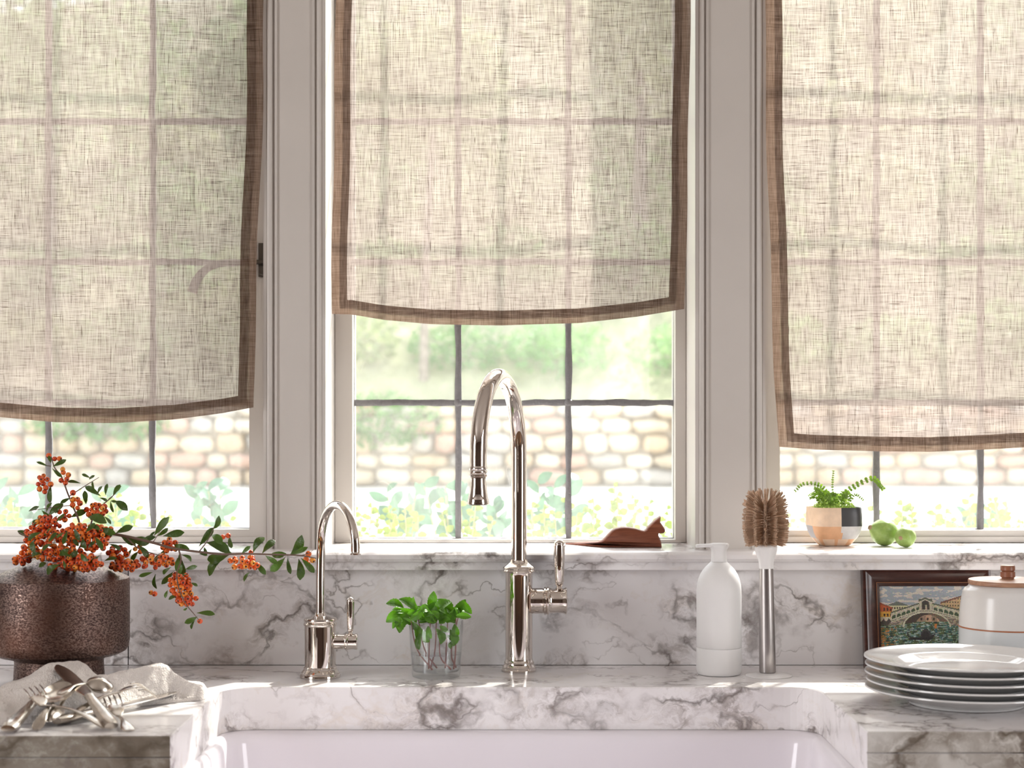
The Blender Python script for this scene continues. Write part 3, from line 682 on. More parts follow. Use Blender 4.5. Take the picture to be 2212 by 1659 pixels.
def leaf_shape(name, mat, wid, prof, cup=.12, nseg=6, fold=.15, serr=0):
    """unit leaf along +Y, flat in XY, thin with a folded midrib"""
    mb = MB(); rr = []
    for i in range(nseg + 1):
        v = i / nseg; w_ = wid * interp(prof, v) * (1 + (serr if i % 2 else -serr)); y = v; z = cup * math.sin(v * PI)
        rr.append([Vector((-w_, y, z + fold * w_)), Vector((0, y, z)), Vector((w_, y, z + fold * w_)), Vector((w_ * .6, y, z - .02)), Vector((-w_ * .6, y, z - .02))])
    mb.rings(rr); return mb.mesh(name, mat)
PO = [(0, .04), (.1, .18), (.3, .62), (.55, .95), (.72, 1), (.88, .75), (1, .12)]
PR = [(0, .1), (.15, .6), (.4, 1), (.65, .95), (.85, .6), (1, .08)]
fern_me = leaf_shape('leaflet', fern_leaf, .48, [(0, .2), (.25, .9), (.6, 1), (.85, .7), (1, .15)], .05, 5)
def frond(parent, pts, n, size, label=None):
    P_ = bez(pts, 6); fo = MB().tube(P_, .00035, 5).build('frond', fern_leaf, parent); ORG[fo.name] = ORG[parent.name]
    for k in range(n):
        f = (k + 1) / n * (len(P_) - 1.01); i = int(f); q = P_[i].lerp(P_[i + 1], f - i); tg = (P_[i + 1] - P_[i]).normalized()
        for sg in (-1, 1):
            sdv = tg.cross(Vector((0, -1, .3))).normalized() * sg
            put(fern_me, 'leaflet', fo, q, sdv + tg * .4 + Vector((0, R.uniform(-.5, .2), 0)), (R.uniform(-.3, .3), -1, R.uniform(.1, .8)), size * R.uniform(.8, 1.1) * (1 - .35 * k / n))
q0 = lambda X, Y, dy=0: at(X, Y, 2.487 + dy)
frond(t, [q0(1818, 1094), q0(1830, 1062), q0(1855, 1046, -.01), q0(1885, 1034, -.015), q0(1898, 1045, -.02), q0(1907, 1056, -.02)], 16, .0058)
frond(t, [q0(1795, 1094), q0(1785, 1062), q0(1765, 1046, -.01), q0(1735, 1046, -.02), q0(1718, 1060, -.02)], 15, .0044)
frond(t, [q0(1800, 1090), q0(1798, 1050), q0(1800, 1018)], 13, .0028)
frond(t, [q0(1790, 1092), q0(1778, 1065, -.01), q0(1760, 1055, -.02)], 12, .005)
for k in range(34):
    a = R.uniform(0, 2 * PI); rr_ = R.uniform(.3, 1); X0 = 1801 + 30 * math.cos(a) * rr_; ex = 1801 + 64 * math.cos(a) * rr_ + R.uniform(-8, 8); dy = .025 * math.sin(a)
    frond(t, [q0(X0, 1095, dy * .5), q0((X0 + ex) / 2, 1075 - R.uniform(0, 12), dy), q0(ex, 1066 + R.uniform(-8, 16), dy * 1.3)], 10, R.uniform(.0026, .0038))
mb = MB()
for k in range(1900):
    a = R.uniform(0, 2 * PI); rr_ = math.sqrt(R.random()); x = cx_ + .031 * rr_ * math.cos(a); y = cy_ + .030 * rr_ * math.sin(a); z = ZS + Hh - .004 + R.uniform(0, .020) * (1.1 - rr_ ** 3)
    d_ = Vector((R.uniform(-1, 1), R.uniform(-1, 1), R.uniform(-.2, 1))).normalized(); u = d_.cross(Vector((R.uniform(-1, 1), R.uniform(-1, 1), R.uniform(-1, 1)))).normalized(); l_ = R.uniform(.0018, .0036); p_ = Vector((x, y, z))
    mb.add([p_, p_ + d_ * l_ * .5 + u * l_ * .35, p_ + d_ * l_, p_ + d_ * l_ * .5 - u * l_ * .35], [(0, 1, 2, 3)])
mb.build('moss', fern_leaf, t, smooth=0)['kind'] = 'stuff'

# ------------------------------------------------------------------ two green fruits
def fruit(X, Y, rpx, d, label, stemdir, long, seed):
    s = S(d); c = at(X, Y, d); c.z = ZS + rpx * s * .98
    t = empty('green_citrus', (c.x, c.y, ZS), label, 'fruit', 'green citrus fruits on the ledge')
    mb = MB(); nu, nv = 40, 28; sd_ = Vector(stemdir).normalized(); rr = []
    x = sd_.cross(Vector((0, 1, 0.01))).normalized(); y = sd_.cross(x)
    for i in range(nv + 1):
        th = PI * i / nv; ring = []
        for j in range(nu):
            ph = 2 * PI * j / nu; v = Vector((math.sin(th) * math.cos(ph), math.sin(th) * math.sin(ph), math.cos(th))); r_ = rpx * s * (1 + .035 * noise.noise(v * 2.2 + Vector((seed, 0, 0))) + .012 * noise.noise(v * 8))
            ax_ = v.z * (long if v.z > 0 else 1.0) + (.22 * max(0, v.z) ** 14 if long > 1.1 else 0)
            ring.append(c + x * v.x * r_ + y * v.y * r_ + sd_ * ax_ * r_)
        rr.append(ring)
    mb.rings(rr)
    lo = min(v.z for v in mb.v)
    for v in mb.v: v.z += ZS + .0002 - lo
    mb.build('rind', rind, t, smooth=60)
    e = c + sd_ * rpx * s * (long + (.20 if long > 1.1 else .0)) + Vector((0, 0, ZS - lo))
    MB().tube([e - sd_ * .004, e, e + sd_ * .0016], [.0022 * rpx / 24, .0034 * rpx / 24, .0024 * rpx / 24], 10).build('stem_scar', scar, t)
fruit(1911, 1143, 29, 2.475, 'larger green knobbly citrus fruit with brown stem end, on the ledge', (-1, -.35, .35), 1.12, 3)
fruit(1956, 1154, 22.5, 2.445, 'smaller green citrus fruit leaning against the larger one', (-.62, -.75, -.05), 1.02, 9)
# ------------------------------------------------------------------ bronze vase with firethorn
VD = 2.222; VX, VY = xa(128, VD), VD + CAMY; s = S(VD)
mb = MB(); R0 = 149 * s
prof = [(.0585, 0), (.0580, .004), (.0565, .030), (.0570, .0345), (.066, .0375), (.078, .0405), (.0855, .0445), (.0885, .050), (R0, .058), (R0 * 1.003, .10), (R0, .1355), (R0 - .001, .1385), (R0 - .005, .1405),
        (.070, .1475), (.052, .1545), (.036, .1600), (.031, .1625), (.029, .1625), (.027, .160), (.028, .150), (.060, .130), (.075, .10), (.07, .055), (.04, .04), (.0001, .039)]
o = mb.lathe(prof, (VX, VY, .9002), n=96).build('bronze_vase', bronze, smooth=28)
props(o, 'wide drum-shaped vase in mottled bronze glaze on a narrower foot', 'vase')
fl_me = [leaf_shape('leaf_blade', fire_leaf, .155 + .03 * k, PO, .05 + .1 * k, 7, .25) for k in range(3)]
bm_ = MB().ball((0, 0, 0), 1, 12, 9)
for i, f in enumerate(bm_.f):
    c = sum((bm_.v[k] for k in f), Vector()) / len(f)
    if c.z > .93: bm_.m[i] = 1
berry_me = bm_.mesh('berry', [berry_m, navel_m])
def branch(label, twigs, leaves, clusters, jit=.02):
    o0 = Vector(twigs[0][0]); t = empty('firethorn_branch', o0, label, 'branch', 'firethorn branches in the bronze vase')
    for tw in twigs:
        P_ = bez(tw[:-1] if isinstance(tw[-1], (int, float)) else tw, 6); r0 = tw[-1] if isinstance(tw[-1], (int, float)) else .0014
        MB().tube(P_, [r0 * (1 - .65 * k / len(P_)) for k in range(len(P_))], 7).build('twig', twig_m, t)
    for (X0, Y0, X1, Y1, *dd) in leaves:
        dy = dd[0] if dd else R.uniform(-jit, jit); a = at(X0, Y0, VD + dy); b_ = at(X1, Y1, VD + dy + R.uniform(-.012, .008)); L_ = (b_ - a).length
        n_ = Vector((R.uniform(-.7, .7), -1, R.uniform(-.3, .8)))
        put(R.choice(fl_me), 'leaf', t, a, b_ - a, n_, (L_ * R.uniform(.85, 1.15), L_, L_))
    for (X, Y, rx, ry, n_, *dd) in clusters:
        d0 = dd[0] if dd else 0; pl_ = []; tries = 0; r_ = .0036
        while len(pl_) < n_ and tries < 4000:
            tries += 1; a = R.uniform(0, 2 * PI); q = math.sqrt(R.random()); X_, Y_ = X + rx * q * math.cos(a), Y + ry * q * math.sin(a)
            dep = -math.sqrt(max(0, 1 - q * q)) * min(rx, 45) * s * R.uniform(.2, 1.0)
            c = at(X_, Y_, VD + d0 + dep)
            if all((c - p).length > r_ * 1.75 for p in pl_):
                pl_.append(c)
        ctr = at(X, Y - ry * .3, VD + d0)
        for c in pl_:
            out_ = (c - ctr).normalized() + Vector((R.uniform(-.5, .5), -.9, R.uniform(-.6, .2)))
            put(berry_me, 'berry', t, c, out_.cross(Vector((.3, .2, 1))), out_, r_ * R.uniform(.85, 1.15))
        mb = MB()
        for c in pl_[::2]: mb.tube([ctr, (ctr + c) / 2 + Vector((0, 0, .001)), c], .00035, 4)
        if pl_: mb.build('berry_stalks', pale_stem, t)['kind'] = 'stuff'
    return t
V = lambda X, Y, dy=0: at(X, Y, VD + dy)
neck = Vector((VX, VY, 1.03))
branch('long firethorn branch reaching right from the vase to the filter tap, one cluster drooping',
  [[neck, V(140, 1205), V(180, 1160, -.02), V(225, 1152, -.02), V(270, 1158, -.02), V(330, 1172, -.02), V(372, 1184, -.02), V(430, 1192, -.02), V(480, 1197, -.015), V(530, 1196, -.015), V(600, 1198, -.01), V(650, 1200, -.01), V(683, 1206, -.01), .0024],
   [V(386, 1187, -.02), V(391, 1210, -.025), V(382, 1240, -.025), V(388, 1275, -.02), V(402, 1305, -.02), V(418, 1325, -.02), V(432, 1342, -.02), .0012],
   [V(330, 1172, -.02), V(338, 1160, -.02), V(364, 1118, -.02), .0007], [V(430, 1192, -.02), V(450, 1165, -.02), V(466, 1130, -.02), .0009], [V(270, 1158, -.02), V(300, 1185, -.02), V(345, 1200, -.02), .0012], [V(650, 1200, -.01), V(668, 1195, -.01), V(676, 1188, -.01), .0006]],
  [(333, 1157, 365, 1117), (340, 1158, 363, 1141), (352, 1158, 398, 1150), (318, 1170, 335, 1148), (375, 1176, 409, 1186), (300, 1172, 336, 1160), (280, 1165, 322, 1174), (300, 1178, 320, 1205), (430, 1180, 461, 1140), (461, 1143, 473, 1114), (445, 1172, 496, 1192), (458, 1156, 480, 1176),
   (496, 1157, 500, 1184), (441, 1182, 447, 1200), (496, 1198, 448, 1209), (484, 1206, 452, 1244), (521, 1197, 541, 1180), (547, 1194, 571, 1161), (566, 1196, 594, 1167), (585, 1197, 618, 1196), (573, 1200, 600, 1217), (626, 1199, 652, 1156), (630, 1199, 665, 1182), (616, 1204, 584, 1234),
   (621, 1205, 628, 1240), (645, 1207, 648, 1253), (650, 1205, 679, 1237), (550, 1212, 574, 1241), (540, 1236, 527, 1256), (391, 1198, 413, 1213), (387, 1197, 396, 1244), (383, 1205, 390, 1240), (400, 1230, 426, 1223), (376, 1234, 349, 1262), (412, 1259, 427, 1266), (330, 1236, 300, 1245),
   (336, 1240, 338, 1272), (362, 1275, 357, 1292), (385, 1290, 364, 1295), (425, 1324, 464, 1327), (427, 1332, 399, 1346), (421, 1340, 413, 1359), (405, 1312, 396, 1318), (250, 1152, 287, 1137), (262, 1160, 293, 1178), (285, 1185, 270, 1205), (300, 1190, 285, 1215), (235, 1175, 262, 1190), (225, 1212, 253, 1206), (345, 1195, 335, 1225), (360, 1185, 350, 1205), (430, 1196, 448, 1200), (370, 1225, 352, 1240), (405, 1240, 380, 1262), (505, 1199, 470, 1184)],
  [(300, 1187, 9, 6, 5), (366, 1178, 17, 14, 9), (333, 1212, 42, 15, 26), (254, 1194, 20, 12, 13), (270, 1220, 32, 13, 24), (528, 1216, 34, 13, 17), (541, 1203, 8, 12, 5), (487, 1159, 7, 4, 3), (669, 1206, 8, 13, 7), (390, 1262, 24, 24, 27), (404, 1293, 22, 14, 17), (335, 1281, 11, 3, 2), (434, 1342, 6, 3, 2)])
branch('tallest firethorn branch standing up from the vase, berries at its tip',
  [[neck, V(150, 1200), V(172, 1140), V(158, 1095), V(146, 1065), V(133, 1030), V(118, 1010), V(110, 985), .0018], [V(150, 1072), V(180, 1052), V(214, 1031), .0009], [V(152, 1092), V(120, 1095), V(62, 1104), .0008], [V(110, 1007), V(92, 1004), V(78, 997), .0006]],
  [(114, 1008, 143, 993), (113, 1012, 134, 1030), (103, 1007, 79, 998), (174, 1044, 146, 1040), (196, 1033, 177, 1024), (192, 1036, 205, 1027), (110, 1048, 108, 1086), (153, 1075, 130, 1087), (62, 1104, 84, 1094), (100, 1108, 112, 1086), (104, 1116, 137, 1089), (152, 1118, 188, 1103), (90, 1102, 107, 1120),
   (110, 1000, 106, 984), (126, 1112, 112, 1135), (135, 1090, 118, 1108)],
  [(96, 1044, 14, 19, 20), (139, 1032, 10, 12, 9), (109, 983, 4, 4, 2), (124, 992, 6, 6, 4), (136, 1012, 2, 2, 1), (157, 1063, 5, 4, 2), (163, 1088, 12, 11, 9), (137, 1112, 13, 11, 11)])
branch('firethorn branch leaning right behind, its cluster lit by the sun',
  [[neck, V(165, 1195, .01), V(190, 1150, .015), V(207, 1105, .015), V(240, 1075, .015), V(262, 1050, .015), .0015], [V(235, 1078, .015), V(250, 1065, .01), V(259, 1048, .01), .0006]],
  [(218, 1072, 184, 1051), (186, 1090, 183, 1060), (244, 1070, 260, 1047), (239, 1082, 252, 1083), (239, 1082, 245, 1107), (248, 1082, 276, 1103), (215, 1075, 232, 1082), (205, 1062, 200, 1040), (212, 1068, 221, 1050), (190, 1118, 230, 1130), (225, 1115, 240, 1132), (228, 1070, 232, 1045)],
  [(208, 1103, 21, 17, 26, .01)], .012)
branch('firethorn branch spilling its mass of berries over the vase rim',
  [[neck, V(130, 1200, -.01), V(110, 1180, -.03), V(80, 1170, -.03), V(40, 1150, -.03), .002], [neck, V(140, 1195, -.02), V(150, 1170, -.04), V(170, 1150, -.04), V(215, 1145, -.03), .002], [neck, V(120, 1205, -.03), V(70, 1200, -.04), V(40, 1212, -.04), .0014]],
  [(72, 1162, 38, 1147), (75, 1165, 76, 1195, -.055), (104, 1172, 122, 1150, -.06), (146, 1146, 136, 1176, -.06), (180, 1162, 186, 1186, -.06), (131, 1219, 102, 1241, -.07), (195, 1138, 216, 1144, -.04), (92, 1196, 68, 1201, -.06), (142, 1206, 168, 1191, -.065), (195, 1137, 242, 1158, -.03), (213, 1142, 250, 1152, -.03),
   (88, 1120, 70, 1135, -.03), (150, 1185, 128, 1200, -.06), (170, 1180, 158, 1165, -.06), (100, 1215, 84, 1225, -.06), (138, 1150, 122, 1162, -.06), (110, 1140, 96, 1158, -.05), (190, 1185, 205, 1170, -.055), (136, 1210, 140, 1228, -.07), (160, 1140, 172, 1168, -.06), (90, 1150, 60, 1168, -.06), (205, 1160, 222, 1188, -.06), (115, 1175, 92, 1190, -.07), (155, 1205, 132, 1190, -.075), (185, 1150, 205, 1130, -.05), (120, 1130, 140, 1110, -.05), (215, 1200, 200, 1225, -.065), (175, 1195, 190, 1212, -.075)],
  [(100, 1132, 30, 16, 26, -.02), (75, 1160, 22, 22, 20, -.02), (118, 1165, 40, 24, 40, -.03), (168, 1150, 28, 18, 32, -.035), (205, 1165, 32, 24, 40, -.03), (215, 1143, 25, 8, 12, -.02), (45, 1210, 18, 7, 11, -.03), (65, 1190, 20, 12, 12, -.03), (110, 1200, 30, 12, 18, -.045), (175, 1215, 44, 17, 46, -.05), (150, 1190, 30, 12, 12, -.045), (120, 1222, 12, 4, 4, -.05)])

# ------------------------------------------------------------------ glass of mint
p = on(942, 1462); s = S(d2(p.y)); gx, gy = p.x, p.y; D0 = d2(p.y)
GH = .0755
o = MB().lathe([(.0290, .0), (.0318, .0012), (.0326, .005), (.0332, .02), (.0352, GH * .6), (.0364, GH), (.0358, GH + .0004), (.0352, GH), (.0341, GH * .6), (.0321, .02), (.0314, .010), (.0300, .0080), (.0001, .0075)], (gx, gy, .9002), n=64).build('glass_tumbler', tumbler_glass, smooth=60)
props(o, 'clear glass tumbler holding mint between the two taps', 'glass')
wz = CAMZ - (1411 - HZ) * s - .9002
o = MB().lathe([(.0298, .0084), (.0312, .0108), (.0319, .02), (.0334, wz - .0015), (.0337, wz), (.0325, wz - .0006), (.0001, wz - .0006)], (gx, gy, .9002), n=64).build('water', water_mat, smooth=60)
props(o, 'clear water filling the lower half of the mint tumbler', 'water')
mint_me = [leaf_shape('mint_blade', mint_leaf, .25 + .04 * k, PR, .12 + .12 * k, 14, .45, .06) for k in range(3)]
sprigs = [([(885, 1325), (900, 1400), (934, 1457)], 'leftmost'), ([(900, 1318), (917, 1402), (944, 1459)], 'second from the left'), ([(931, 1305), (927, 1400), (926, 1459)], 'third from the left'),
          ([(943, 1320), (940, 1400), (930, 1445)], 'fourth from the left'), ([(955, 1325), (950, 1412), (974, 1456)], 'fifth from the left'), ([(968, 1322), (964, 1400), (962, 1459)], 'third from the right'), ([(985, 1325), (984, 1405), (980, 1453)], 'second from the right'), ([(992, 1322), (975, 1408), (991, 1442)], 'rightmost')]
mroots = []
deps = [-.012, .012, 0, .02, -.008, .010, -.004, .014]
for (pp, w_), dy in zip(sprigs, deps):
    P_ = [at(X, Y, D0 + dy * (1 if i == 0 else .7)) for i, (X, Y) in enumerate(pp)]
    for q in P_[1:]:
        v = Vector((q.x - gx, q.y - gy)); q.z = max(q.z, .9105)
        if v.length > .028: v *= .028 / v.length; q.x, q.y = gx + v.x, gy + v.y
    t = empty('mint_sprig', P_[-1], 'mint sprig with reddish stem in the tumbler, ' + w_, 'herb sprig', 'mint sprigs in the tumbler')
    MB().tube(bez(P_, 8), [.0007 + .0005 * k / 16 for k in range(17)], 8).build('stem', mint_stem, t); mroots.append((pp[0][0], dy, t))
ml = [(872, 1313, 834, 1304, 0), (898, 1318, 862, 1294, 0), (903, 1312, 893, 1289, 1), (931, 1316, 937, 1277, 2), (925, 1325, 952, 1300, 3), (976, 1330, 946, 1294, 4), (979, 1320, 1006, 1295, 7), (1000, 1297, 1019, 1326, 7), (980, 1338, 996, 1304, 6), (985, 1330, 1018, 1333, 6), (868, 1322, 838, 1330, 0),
      (866, 1320, 834, 1344, 0), (875, 1325, 848, 1358, 0), (890, 1326, 862, 1367, 1), (900, 1310, 926, 1331, 1), (896, 1322, 868, 1318, 0), (908, 1338, 940, 1310, 2), (929, 1346, 936, 1313, 2), (950, 1348, 962, 1311, 5), (964, 1345, 986, 1312, 5), (940, 1345, 920, 1315, 3), (955, 1340, 940, 1308, 4),
      (975, 1340, 1006, 1318, 7), (885, 1340, 915, 1318, 1), (900, 1345, 880, 1318, 0), (945, 1330, 975, 1300, 5), (915, 1335, 890, 1316, 1), (960, 1338, 985, 1345, 6), (905, 1322, 945, 1330, 3), (990, 1335, 960, 1312, 7), (870, 1335, 895, 1350, 1), (930, 1340, 905, 1345, 2),
      (893, 1350, 898, 1385, 0), (907, 1368, 905, 1404, 1), (893, 1380, 896, 1403, 0), (925, 1352, 932, 1380, 2), (942, 1358, 952, 1392, 3), (972, 1360, 980, 1396, 5), (985, 1348, 985, 1376, 6), (965, 1372, 983, 1388, 5), (976, 1385, 973, 1402, 6), (917, 1362, 925, 1388, 2), (950, 1352, 972, 1366, 4), (888, 1343, 910, 1362, 1)]
for X0, Y0, X1, Y1, si in ml:
    t = mroots[si][2]; dy = R.uniform(-.026, .018) if Y0 < 1345 else R.uniform(-.024, -.006); a = at(X0, Y0, D0 + dy); b_ = at(X1, Y1, D0 + dy + R.uniform(-.006, .006))
    if Y0 > 1345:
        for q in (a, b_):
            v = Vector((q.x - gx, q.y - gy))
            if v.length > .030: v *= .030 / v.length; q.x, q.y = gx + v.x, gy + v.y
    L_ = (b_ - a).length
    put(R.choice(mint_me), 'leaf', t, a, b_ - a, (R.uniform(-.8, .8), -1, R.uniform(-.2, 1.0)), (L_ * R.uniform(.8, 1.0), L_, L_ * .9))

for k in range(46):                                    # smaller leaves in between
    si = R.randrange(8); t = mroots[si][2]; X0 = R.uniform(868, 1000); Y0 = R.uniform(1316, 1346); a_ = R.uniform(-.2, PI + .2); L0 = R.uniform(14, 30); dy = R.uniform(-.028, .024)
    a = at(X0, Y0, D0 + dy); b_ = at(X0 + L0 * math.cos(a_), Y0 - L0 * math.sin(a_) * .7, D0 + dy + R.uniform(-.008, .008)); L_ = (b_ - a).length
    put(R.choice(mint_me), 'leaf', t, a, b_ - a, (R.uniform(-1, 1), -1, R.uniform(-.2, 1.3)), (L_ * R.uniform(.9, 1.2), L_, L_))

# ------------------------------------------------------------------ framed mosaic picture leaning on the backsplash
fd = 2.365; s = S(fd); FX0, FX1 = xa(1869, fd), xa(2148, fd); FW = FX1 - FX0; FH = .1385; lean = math.radians(9)
ft = empty('framed_mosaic', ((FX0 + FX1) / 2, -.036, .9006), 'dark wood framed mosaic of a canal bridge, leaning behind the plates and jar', 'framed picture')
FB = Vector(((FX0 + FX1) / 2, -.036, .9006)); ca, sa = math.cos(lean), math.sin(lean)
def fp(u, v, n=0): return FB + Vector((u, v * sa - n * ca, v * ca + n * sa))          # n: towards the room
prof = [(0, -.0135), (0, 0), (.0012, .0018), (.0030, .0022), (.0042, .0010), (.0055, .0018), (.0075, .0028), (.0105, .0022), (.0150, .0000), (.0192, -.0030), (.0194, -.0020), (.0200, -.0020), (.0202, -.0032), (.0235, -.0045), (.0245, -.0060), (.0245, -.0135)]
hw2 = FW / 2
def bar(kind):
    def pt(e, n, end):                                 # e inward offset; end 0/1
        if kind == 'b': return fp((-hw2 + e) if end == 0 else (hw2 - e), e, n)
        if kind == 't': return fp((-hw2 + e) if end == 0 else (hw2 - e), FH - e, n)
        if kind == 'l': return fp(-hw2 + e, e if end == 0 else FH - e, n)
        return fp(hw2 - e, e if end == 0 else FH - e, n)
    mb = MB(); mb.rings([[pt(e, n, 0) for e, n in prof], [pt(e, n, 1) for e, n in prof]])
    for i, f in enumerate(mb.f):
        if len(f) == 4:
            k = i % len(prof)
            if k in (10,): mb.m[i] = 1
    return mb
for k in 'btlr': bar(k).build('frame_rail', [frame_wood, gilt], ft, smooth=25)
mb = MB(); mb.add([fp(-hw2 + .003, .003, -.0137), fp(hw2 - .003, .003, -.0137), fp(hw2 - .003, FH - .003, -.0137), fp(-hw2 + .003, FH - .003, -.0137), fp(-hw2 + .003, .003, -.0080), fp(hw2 - .003, .003, -.0080), fp(hw2 - .003, FH - .003, -.0080), fp(-hw2 + .003, FH - .003, -.0080)],
                  [(0, 3, 2, 1), (4, 5, 6, 7), (0, 1, 5, 4), (1, 2, 6, 5), (2, 3, 7, 6), (3, 0, 4, 7)]).build('backing_board', simple('grout', (.22, .21, .20), .9), ft, smooth=0)
def pic(x, y, r):
    N = lambda a, b, c=0: noise.noise(Vector((x / a, y / b, c)))
    j = lambda c, k=.12: tuple(max(0, v * (1 + r.uniform(-k, k))) for v in c)
    def sky_(): return j((205, 190, 178), .05) if N(130, 38, 1) + .5 * N(50, 18, 2) > .10 + .0004 * (560 - y) else j((150, 158, 165), .06)
    def water():
        n_ = N(60, 12, 5) + .5 * N(25, 7, 8)
        if x < 520 and y > 910 and n_ > .12 + (x - 340) * .002: return j((205, 120, 50), .15)
        if n_ > .22: return j((165, 180, 170), .1)
        if n_ < -.25: return j((38, 58, 52), .2)
        return j((70, 112, 105) if N(90, 40, 9) > 0 else (84, 98, 62), .15)
    # gondola
    hull_t = 1040 + 5 - 90 * sm((x - 900) / 190) ** 2 if x > 690 else 1035; hull_b = 1085 - 150 * sm((x - 940) / 150) ** 1.5
    if 680 < x < 1078 and hull_t < y < hull_b: return j((32, 30, 32))
    if 655 < x < 680 and 970 < y < 1045 and abs(x - 660 - (y - 970) * .2) < 9: return j((40, 38, 40))
    if ((x - 910) / 75) ** 2 + ((y - 1030) / 95) ** 2 < 1 and y < 1045: return j((62, 60, 62) if ((x - 905) / 52) ** 2 + ((y - 1030) / 66) ** 2 > 1 else (40, 38, 40))
    if abs(x - 1045) < 16 and 865 < y < 985: return j((205, 120, 60) if y < 930 else (45, 95, 105))
    if 975 < x < 1030 and abs(y - (955 - (x - 975) * .35)) < 5: return j((60, 45, 35))
    roof = 700 - (x - 445) / 385 * 128 if x < 830 else (572 + (x - 1010) / 545 * 135 if x > 1010 else 520)
    rail = 800 - (x - 460) / 370 * 132 if x < 835 else (668 if x < 1005 else 668 + (x - 1005) / 550 * 150)
    # pavilion
    if 828 < x < 1014 and y < 668 and y > 495 + abs(x - 915) * .42:
        if y < 520 + abs(x - 915) * .42: return j((88, 92, 78))
        if y < 536 + abs(x - 915) * .42: return j((205, 192, 168))
        if abs(x - 918) < 48 and y > 590 - 55 * math.sqrt(max(0, 1 - ((x - 918) / 48) ** 2)): return j((190, 176, 150) if abs(x - 925) < 12 and y > 600 else (58, 54, 50))
        return j((196, 184, 162) if abs(abs(x - 918) - 70) < 12 else (150, 140, 120))
    if x > 445 and rail - 2 < y < rail + 38:
        if abs(y - rail - 19) < 8 and int(x / 9) % 2: return j((70, 64, 56))
        return j((205, 196, 172), .06)
    if x > 445 and roof < y < rail:
        if y < roof + 20: return j((86, 92, 74))
        if y < roof + 28: return j((200, 190, 165))
        ph = ((x - 452) % 66 - 33) if x < 830 else ((x - 1016) % 70 - 35)
        top_ = roof + 58 - 26 * math.sqrt(max(0, 1 - (ph / 27) ** 2)) if abs(ph) < 27 else 1e9
        if y > top_: return j((178, 172, 150) if y < top_ + 22 else (66, 84, 62))
        return j((200, 190, 166)) if y > top_ - 9 or abs(ph) > 27 else j((120, 116, 98))
    wl = 885 if x < 620 else (838 if x < 1230 else 870)
    inn = ((x - 945) / 175) ** 2 + ((y - 905) / 168) ** 2 < 1; out_ = ((x - 925) / 305) ** 2 + ((y - 905) / 195) ** 2 < 1; out2 = ((x - 925) / 325) ** 2 + ((y - 905) / 212) ** 2 < 1
    if y > rail and y < 905 and x > 400 + (880 - y) * .9:
        if inn:
            if y > 838: return water()
            return j((200, 160, 130) if int((x - 840) / 75) % 2 else (150, 128, 105)) if not (int(x / 28) % 3 == 0 and 780 < y < 815) else j((60, 48, 42))
        if out_:
            if y > 838 + max(0, (800 - x) * .16): return water()
            return j((70, 60, 52) if x < 945 else (112, 96, 80), .2)
        if out2: return j((205, 196, 172), .06)
        if y < wl + (0 if x < 640 else 20): return j((165, 152, 132) if N(40, 25, 3) > 0 else (120, 112, 100), .14)
    if y > wl: return water()
    if x < 465 and y > 565 + (x - 300) * .42:
        if y < 590 + (x - 300) * .42: return j((150, 70, 45))
        if y > 770: return j((190, 180, 158) if abs(math.sin(x / 22)) * 38 + 790 > y + (x - 330) * .1 else (70, 64, 58))
        if (int((x - 325) / 22) % 2) and (640 < y < 685 or 725 < y < 760): return j((58, 40, 34))
        return j((182, 92, 52) if y < 690 else (214, 150, 62))
    if 410 < x < 685 and y > 550 + abs(x - 540) * .38:
        if y < 608: return j((100, 106, 100))
        if 625 < y < 660 and int(x / 17) % 2: return j((60, 54, 48))
        return j((205, 190, 150))
    if x > 1120 and y > 562 - (x - 1120) * .32:
        if y < 585 - (x - 1120) * .32: return j((110, 66, 48))
        if int(x / 18) % 2 and int(y / 24) % 2: return j((84, 66, 50))
        return j((186, 158, 116))
    return sky_()
pw, ph = FW - .049, FH - .049; nx, ny = 150, 96; mb = MB(); cols = []
RR = random.Random(5)
for jy in range(ny):
    offx = RR.uniform(-.5, .5)
    for ix in range(nx):
        u0, u1 = (ix + .10 + offx) / nx, (ix + .90 + offx) / nx; v0, v1 = (jy + .10) / ny, (jy + .90) / ny
        u0, u1 = max(0, u0), min(1, u1)
        if u1 - u0 < .002: continue
        c = pic(300 + (u0 + u1) / 2 * 1255, 1235 - (v0 + v1) / 2 * 895, RR); n_ = -.0076 + RR.uniform(-.0001, .0001)
        f = lambda u, v, n2=n_: fp(-hw2 + .0245 + u * pw, .0245 + v * ph, n2)
        mb.add([f(u0, v0), f(u1, v0), f(u1, v1), f(u0, v1)], [(0, 1, 2, 3)]); cols.append(tuple(min(1, v * 1.75) for v in lin(c)))
g = NG('mosaic_glass'); at_ = g.n('ShaderNodeAttribute', attribute_name='tile_colour'); tess = g.done(g.bsdf(at_.outputs['Color'], .35))
o = mb.build('tesserae', tess, ft, smooth=0); o['kind'] = 'stuff'
ca_ = o.data.color_attributes.new('tile_colour', 'FLOAT_COLOR', 'CORNER')
buf = []
for c in cols: buf += [c[0], c[1], c[2], 1] * 4
ca_.data.foreach_set('color', buf)

